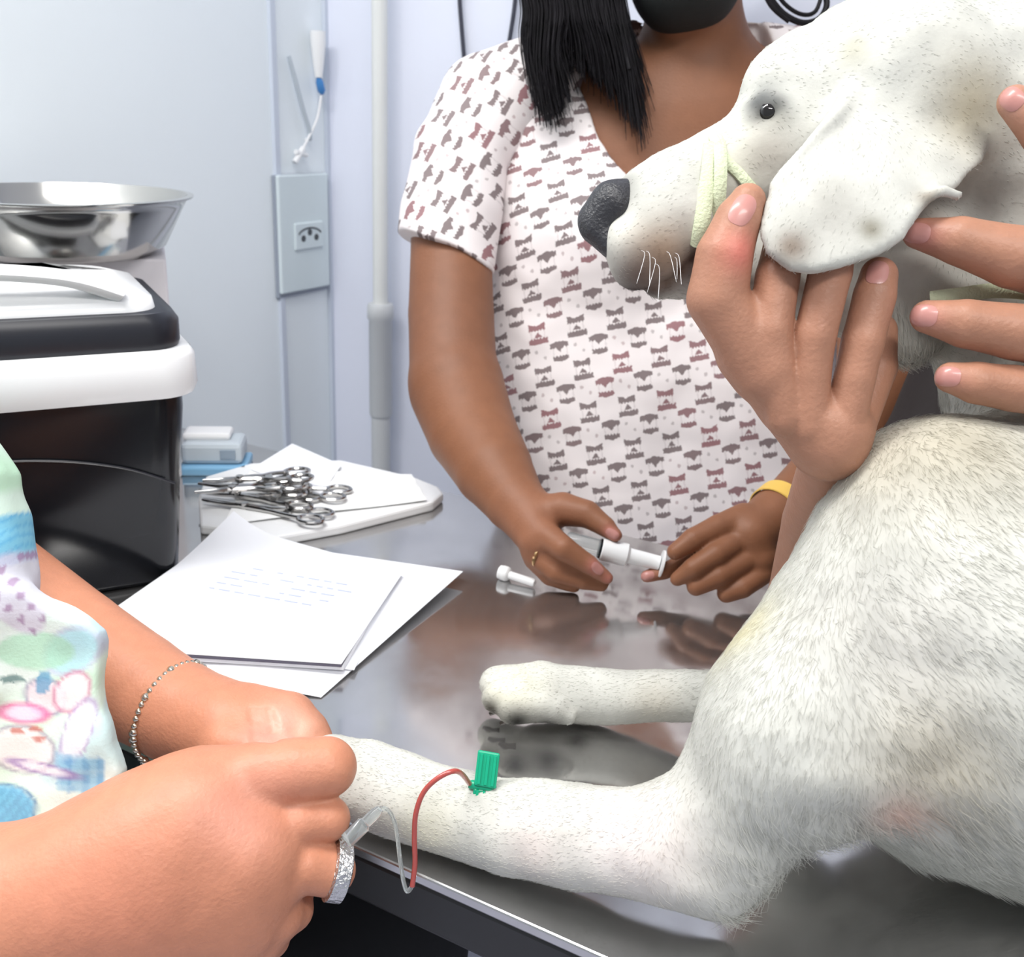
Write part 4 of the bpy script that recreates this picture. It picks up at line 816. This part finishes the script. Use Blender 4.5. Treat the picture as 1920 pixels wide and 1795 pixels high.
# upper arms
Vt.cone(at(-420, 1500, .60), PX(190, .60), at(-640, 900, .72), PX(170, .72), .03); Vt.cone(at(-300, 900, .82), PX(130, .82), at(-330, 640, .78), PX(130, .78), .03)
vsp = [(at(470, 1500, .54), .03, S(226, 160, 148), .6), (at(420, 1590, .51), .012, S(206, 120, 100), .6), (at(520, 1580, .53), .015, S(232, 176, 156), .6), (at(60, 1700, .48), .06, S(214, 146, 120), .5), (at(200, 1760, .5), .05, S(204, 128, 104), .5), (at(470, 1470, .53), .02, S(220, 150, 146), .5), (at(150, 1150, .72), .05, S(216, 150, 120), .5), (at(540, 1345, .67), .02, S(240, 206, 192), .6), (at(490, 1370, .66), .015, S(206, 140, 130), .5)]
V, Q = Vt.mesh(.0019); V = smooth_v(V, Q, 1)
HH = Body(); HH.pell(-420, 150, .80, 185, 235, .098, .02).pell(-398, 260, .745, 105, 95, .05, .03).cone(at(-345, 300, .715), .010, at(-375, 300, .712), .010, .01).cone(at(-420, 250, .8), PX(115, .8), at(-420, 560, .8), PX(120, .8), .02).cone(at(-350, 200, .72), .012, at(-340, 230, .715), .016, .01)
V2, Q2 = HH.mesh(.005)
raw_mesh('body', np.r_[V, V2], np.r_[Q, Q2 + len(V)], MT['skin_f'], ve, paint(np.r_[V, V2], S(200, 136, 107), vsp, .04, 45))
for dx in (-75, 45):
    m = MB(); e_ = at(-390 + dx, 165, .716); m.lathe(e_, FW, [(.001, -.006), (.008, -.003), (.011, .004)], 16); m.build('eye', MT['eye'], ve)
hv = Body(); hv.pell(-430, 80, .825, 205, 225, .11, .02).half(at(-380, 150, .75), nrm(RT * .8 - UP * .3)); blob('hair', hv, .006, MT['hair'], ve)
rc = at(632, 1632, .594); rax = nrm(dvec(.96, .28) * 1 + FW * .35)
band('finger_ring', rc, rax, PX(51, .594), .0105, .0022, MT['silver'], ve)
bc = at(328, 1338, .727); bax = nrm(at(430, 1372, .705) - at(250, 1285, .745)); bx_ = nrm(np.cross(bax, Z)); by_ = np.cross(bax, bx_)
m = MB()
for i in range(46):
    q_ = 2 * math.pi * i / 46; p = bc + (bx_ * math.cos(q_) + by_ * math.sin(q_)) * PX(98, .727); r_ = .0024 if i % 5 else .0034
    m.lathe(p - bax * r_, bax, [(.0004, 0), (r_ * .8, r_ * .5), (r_, r_), (r_ * .8, r_ * 1.5), (.0004, r_ * 2)], 8)
m.build('bracelet', MT['bead'], ve)
Sc = Body()
Sc.cone(at(-330, 1000, .72), PX(330, .72), at(-330, 1500, .70), PX(360, .70), .05)
Sc.cone(at(-560, 760, .72), PX(190, .72), at(-300, 640, .78), PX(170, .78), .04); Sc.cone(at(-620, 800, .71), PX(200, .71), at(-540, 1130, .67), PX(215, .67), .03); Sc.cone(at(-330, 1500, .70), PX(350, .70), at(-330, 1900, .72), PX(330, .72), .05)
Sc.slab([(-300, 600), (-60, 740), (0, 838), (30, 888), (48, 968), (58, 1040), (66, 1112), (40, 1300), (-300, 1400)], .645, .028, .02, rnd=.024, bend=.8)
Sc.slab([(-300, 1040), (60, 1100), (95, 1125), (135, 1142), (200, 1182), (203, 1202), (192, 1290), (197, 1335), (215, 1392), (245, 1445), (190, 1560), (60, 1640), (-300, 1640)], .632, .009, .010, rnd=.005, bend=.8)
Sc.warp(lambda p: .003 * wob(p, 45, .9) + .0012 * wob(p, 110, .3))
def scrub(V):
    q = V - C; d = .635; x = 960 + F * (q @ RT) / d * (d / .635); y = 897.5 - F * (q @ UP) / .635
    n1, n2 = wob(V, 60, .5), wob(V, 35, 2.1)
    c = np.tile(srgb(214, 236, 222), (len(V), 1)); 
    def mix(w_, col): nonlocal c; w_ = np.clip(w_, 0, 1)[:, None] * .78; c = c * (1 - w_) + srgb(*col) * w_
    mix((n1 - .05) * 3, (182, 222, 190)); mix((n2 - .2) * 3, (228, 240, 236)); mix((-n1 - .35) * 3, (196, 226, 232))
    def ell(cx, cy, rx, ry, rot=0):
        t = math.radians(rot); X, Y = x - cx, y - cy; return np.sqrt(((X * math.cos(t) + Y * math.sin(t)) / rx) ** 2 + ((-X * math.sin(t) + Y * math.cos(t)) / ry) ** 2)
    def blobb(cx, cy, rx, ry, rot, fill, line=None, lw=.14, s=1):
        e = ell(cx, cy, rx, ry, rot); mix((1 - e) * 8 * s, fill)
        if line: mix(1.2 - np.abs(e - 1) / lw, line)
    for ox, oy in ((0, 0), (-330, 40), (-340, -420)):
        blobb(150 + ox, 1215 + oy, 55, 40, -30, (176, 224, 234), (190, 200, 220)); blobb(85 + ox, 1215 + oy, 75, 38, 0, (172, 220, 190))
        blobb(30 + ox, 1010 + oy, 46, 52, 20, (80, 180, 220)); mix(((np.sin((x + y) * .28) > .5) & (ell(30 + ox, 1010 + oy, 46, 52, 20) < 1)) * .5, (60, 150, 205))
        e = ell(55 + ox, 1110 + oy, 48, 85, -25); mix((1 - e) * 8, (204, 196, 214)); mix(((np.sin(x * .16 + 1) * np.sin(y * .14) > .55) & (e < 1)) * .8, (140, 90, 140))
        blobb(60 + ox, 1395 + oy, 62, 42, 10, (238, 230, 232), (160, 150, 170), .1); blobb(100 + ox, 1300 + oy, 40, 32, 20, (238, 214, 224), (150, 140, 170), .13); blobb(60 + ox, 1330 + oy, 44, 16, 5, (236, 190, 214), (214, 90, 150), .3)
        blobb(95 + ox, 1275 + oy, 16, 24, 25, (70, 150, 190)); blobb(40 + ox, 1268 + oy, 22, 8, 5, (60, 110, 110))
        for k in ((50, 1362), (85, 1358), (92, 1375)): blobb(k[0] + ox, k[1] + oy, 13, 6, 5, (190, 96, 80))
        blobb(150 + ox, 1290 + oy, 30, 40, 40, (240, 226, 230), (200, 130, 160), .14); blobb(165 + ox, 1360 + oy, 26, 60, 20, (226, 226, 236), (180, 160, 200), .12)
        e = np.maximum(np.abs(x - 170 - ox) / 46, np.abs(y - 1440 - oy - .1 * (x - 170)) / 36); mix((1 - e) * 6, (120, 180, 214)); mix(((np.sin(x * .22) > .3) & (e < 1)) * .55, (70, 140, 195)); mix(((np.sin(y * .22) > .3) & (e < 1)) * .35, (190, 220, 230))
        blobb(100 + ox, 1430 + oy, 60, 9, 12, (236, 232, 240), (150, 120, 180), .35)
        e = ell(25 + ox, 1503 + oy, 66, 44, -5); mix((1 - e) * 8, (60, 160, 215)); mix(((np.sin(x * .3 + y * .25) > .35) & (e < .95)) * .7, (130, 205, 235)); mix(1 - np.abs(e - 1) / .09, (40, 110, 170))
        blobb(-60 + ox, 1250 + oy, 60, 50, 0, (240, 225, 235), (200, 110, 160), .12)
    return c
blob('scrub_top', Sc, .0022, MT['scrub_v'], ve, scrub)
hipc = T(-330, 1900, .62); hipc = np.array([-.46, .50, .60])
g = Body()
for dx, kx, fx in ((-.10, (-.36, .80, .60), (-.36, .80, .1)), (.10, (-.11, .74, .615), (-.13, .76, .1))):
    h_ = hipc + hx * dx; g.cone(h_, .10, kx, .08, .04).cone(kx, .083, fx, .058, .03)
g.cone(hipc - hx * .08, .115, hipc + hx * .08, .115, .05).cone(hipc, .125, hipc + Z * .12, .125, .05)
blob('trousers', g, .007, MT['trousers'], ve)
for fx in ((-.36, .80), (-.13, .76)):
    s = Body(); f_ = np.array([*fx, 0.]); s.cone(f_ + Z * .045 - hy * .05, .043, f_ + Z * .035 + hy * .13, .036, .01).half((0, 0, .001), -Z); blob('shoe', s, .006, MT['shoe'], ve)

# ------------------------------------------------------------------ print of the scrub top: rows of small faces in a checker
m_ = MT['print']; m_.use_nodes = True; nt = m_.node_tree; bs = nt.nodes['Principled BSDF']; L = nt.links.new
class X:
    def __init__(s, o): s.o = o
    def op(s, o, b=None, c=None, rev=False):
        n = nt.nodes.new('ShaderNodeMath'); n.operation = o; ins = [s, b, c]
        if rev: ins = [b, s, c]
        for i, v in enumerate(ins):
            if v is None: continue
            if isinstance(v, X): L(v.o, n.inputs[i])
            else: n.inputs[i].default_value = v
        return X(n.outputs[0])
    def __add__(s, b): return s.op('ADD', b)
    def __sub__(s, b): return s.op('SUBTRACT', b)
    def __mul__(s, b): return s.op('MULTIPLY', b)
    def lt(s, b): return s.op('LESS_THAN', b)
    def gt(s, b): return s.op('GREATER_THAN', b)
    def abs(s): return s.op('ABSOLUTE')
    def floor(s): return s.op('FLOOR')
    def mx(s, b): return s.op('MAXIMUM', b)
    def mod(s, b): return s.op('FLOORED_MODULO', b)
at_ = nt.nodes.new('ShaderNodeAttribute'); at_.attribute_name = 'cloth'
nz = nt.nodes.new('ShaderNodeTexNoise'); nz.inputs['Scale'].default_value = 330; nz.inputs['Detail'].default_value = 2; L(at_.outputs['Vector'], nz.inputs['Vector'])
sx = nt.nodes.new('ShaderNodeSeparateXYZ'); L(at_.outputs['Vector'], sx.inputs[0]); nzs = nt.nodes.new('ShaderNodeSeparateColor'); L(nz.outputs['Color'], nzs.inputs[0])
u = X(sx.outputs[0]) + (X(nzs.outputs[0]) - .5) * .0035; v = X(sx.outputs[1]) + (X(nzs.outputs[1]) - .5) * .0035
u = u * (1 / .0232); v = v * (1 / .0258); iu = u.floor(); iv_ = v.floor(); x = u - iu - .5; y = v - iv_ - .5
par = (iu + iv_).mod(2.0).lt(.5); ax_ = x.abs()
tA = iu.mod(2.0).lt(.5); tB = tA * -1 + 1
tooth = (x * 40.0).op('SINE') * .03
topA = ax_.lt(.43) * (y + tooth).gt(.16) * (ax_ * -.30 + y).lt(.36); noseA = y.gt(-.17) * (ax_ + y * .9).lt(.06); botA = ax_.lt(.49) * (y + tooth).lt(-.22) * y.gt(-.47)
topB = ax_.lt(.48) * (y + tooth).gt(.19) * (ax_ * .2 + y).lt(.49); noseB = y.lt(.27) * (ax_ - y * .9).lt(.02) ; botB = ax_.lt(.40) * (y + tooth).lt(-.20) * (ax_ * -.25 + y).gt(-.47)
cheek = (ax_ - .34).abs().lt(.035) * y.abs().lt(.22) * .2
face = (topA.mx(noseA).mx(botA) * tA).mx(topB.mx(noseB).mx(botB) * tB).mx(cheek) * par
dot = ((x - .2) * (x - .2) + (y + .14) * (y + .14)).lt(.007).mx(((x + .2) * (x + .2) + (y - .18) * (y - .18)).lt(.007)) * (par * -1 + 1) * tA
wn = nt.nodes.new('ShaderNodeTexWhiteNoise'); wn.noise_dimensions = '2D'; cb = nt.nodes.new('ShaderNodeCombineXYZ'); L(iu.o, cb.inputs[0]); L(iv_.o, cb.inputs[1]); L(cb.outputs[0], wn.inputs['Vector'])
cr = nt.nodes.new('ShaderNodeValToRGB'); cr.color_ramp.elements[0].color = (*S(92, 72, 74), 1); cr.color_ramp.elements[1].color = (*S(132, 62, 72), 1); cr.color_ramp.elements[0].position = .55; cr.color_ramp.elements[1].position = .95; L(wn.outputs[0], cr.inputs[0])
mxn = nt.nodes.new('ShaderNodeMix'); mxn.data_type = 'RGBA'; mxn.inputs[6].default_value = (*S(240, 233, 233), 1); L((face * .82).mx(dot * .4).o, mxn.inputs[0]); L(cr.outputs[0], mxn.inputs[7]); L(mxn.outputs[2], bs.inputs['Base Color']); bs.inputs['Roughness'].default_value = .8; bs.inputs['Specular IOR Level'].default_value = .2
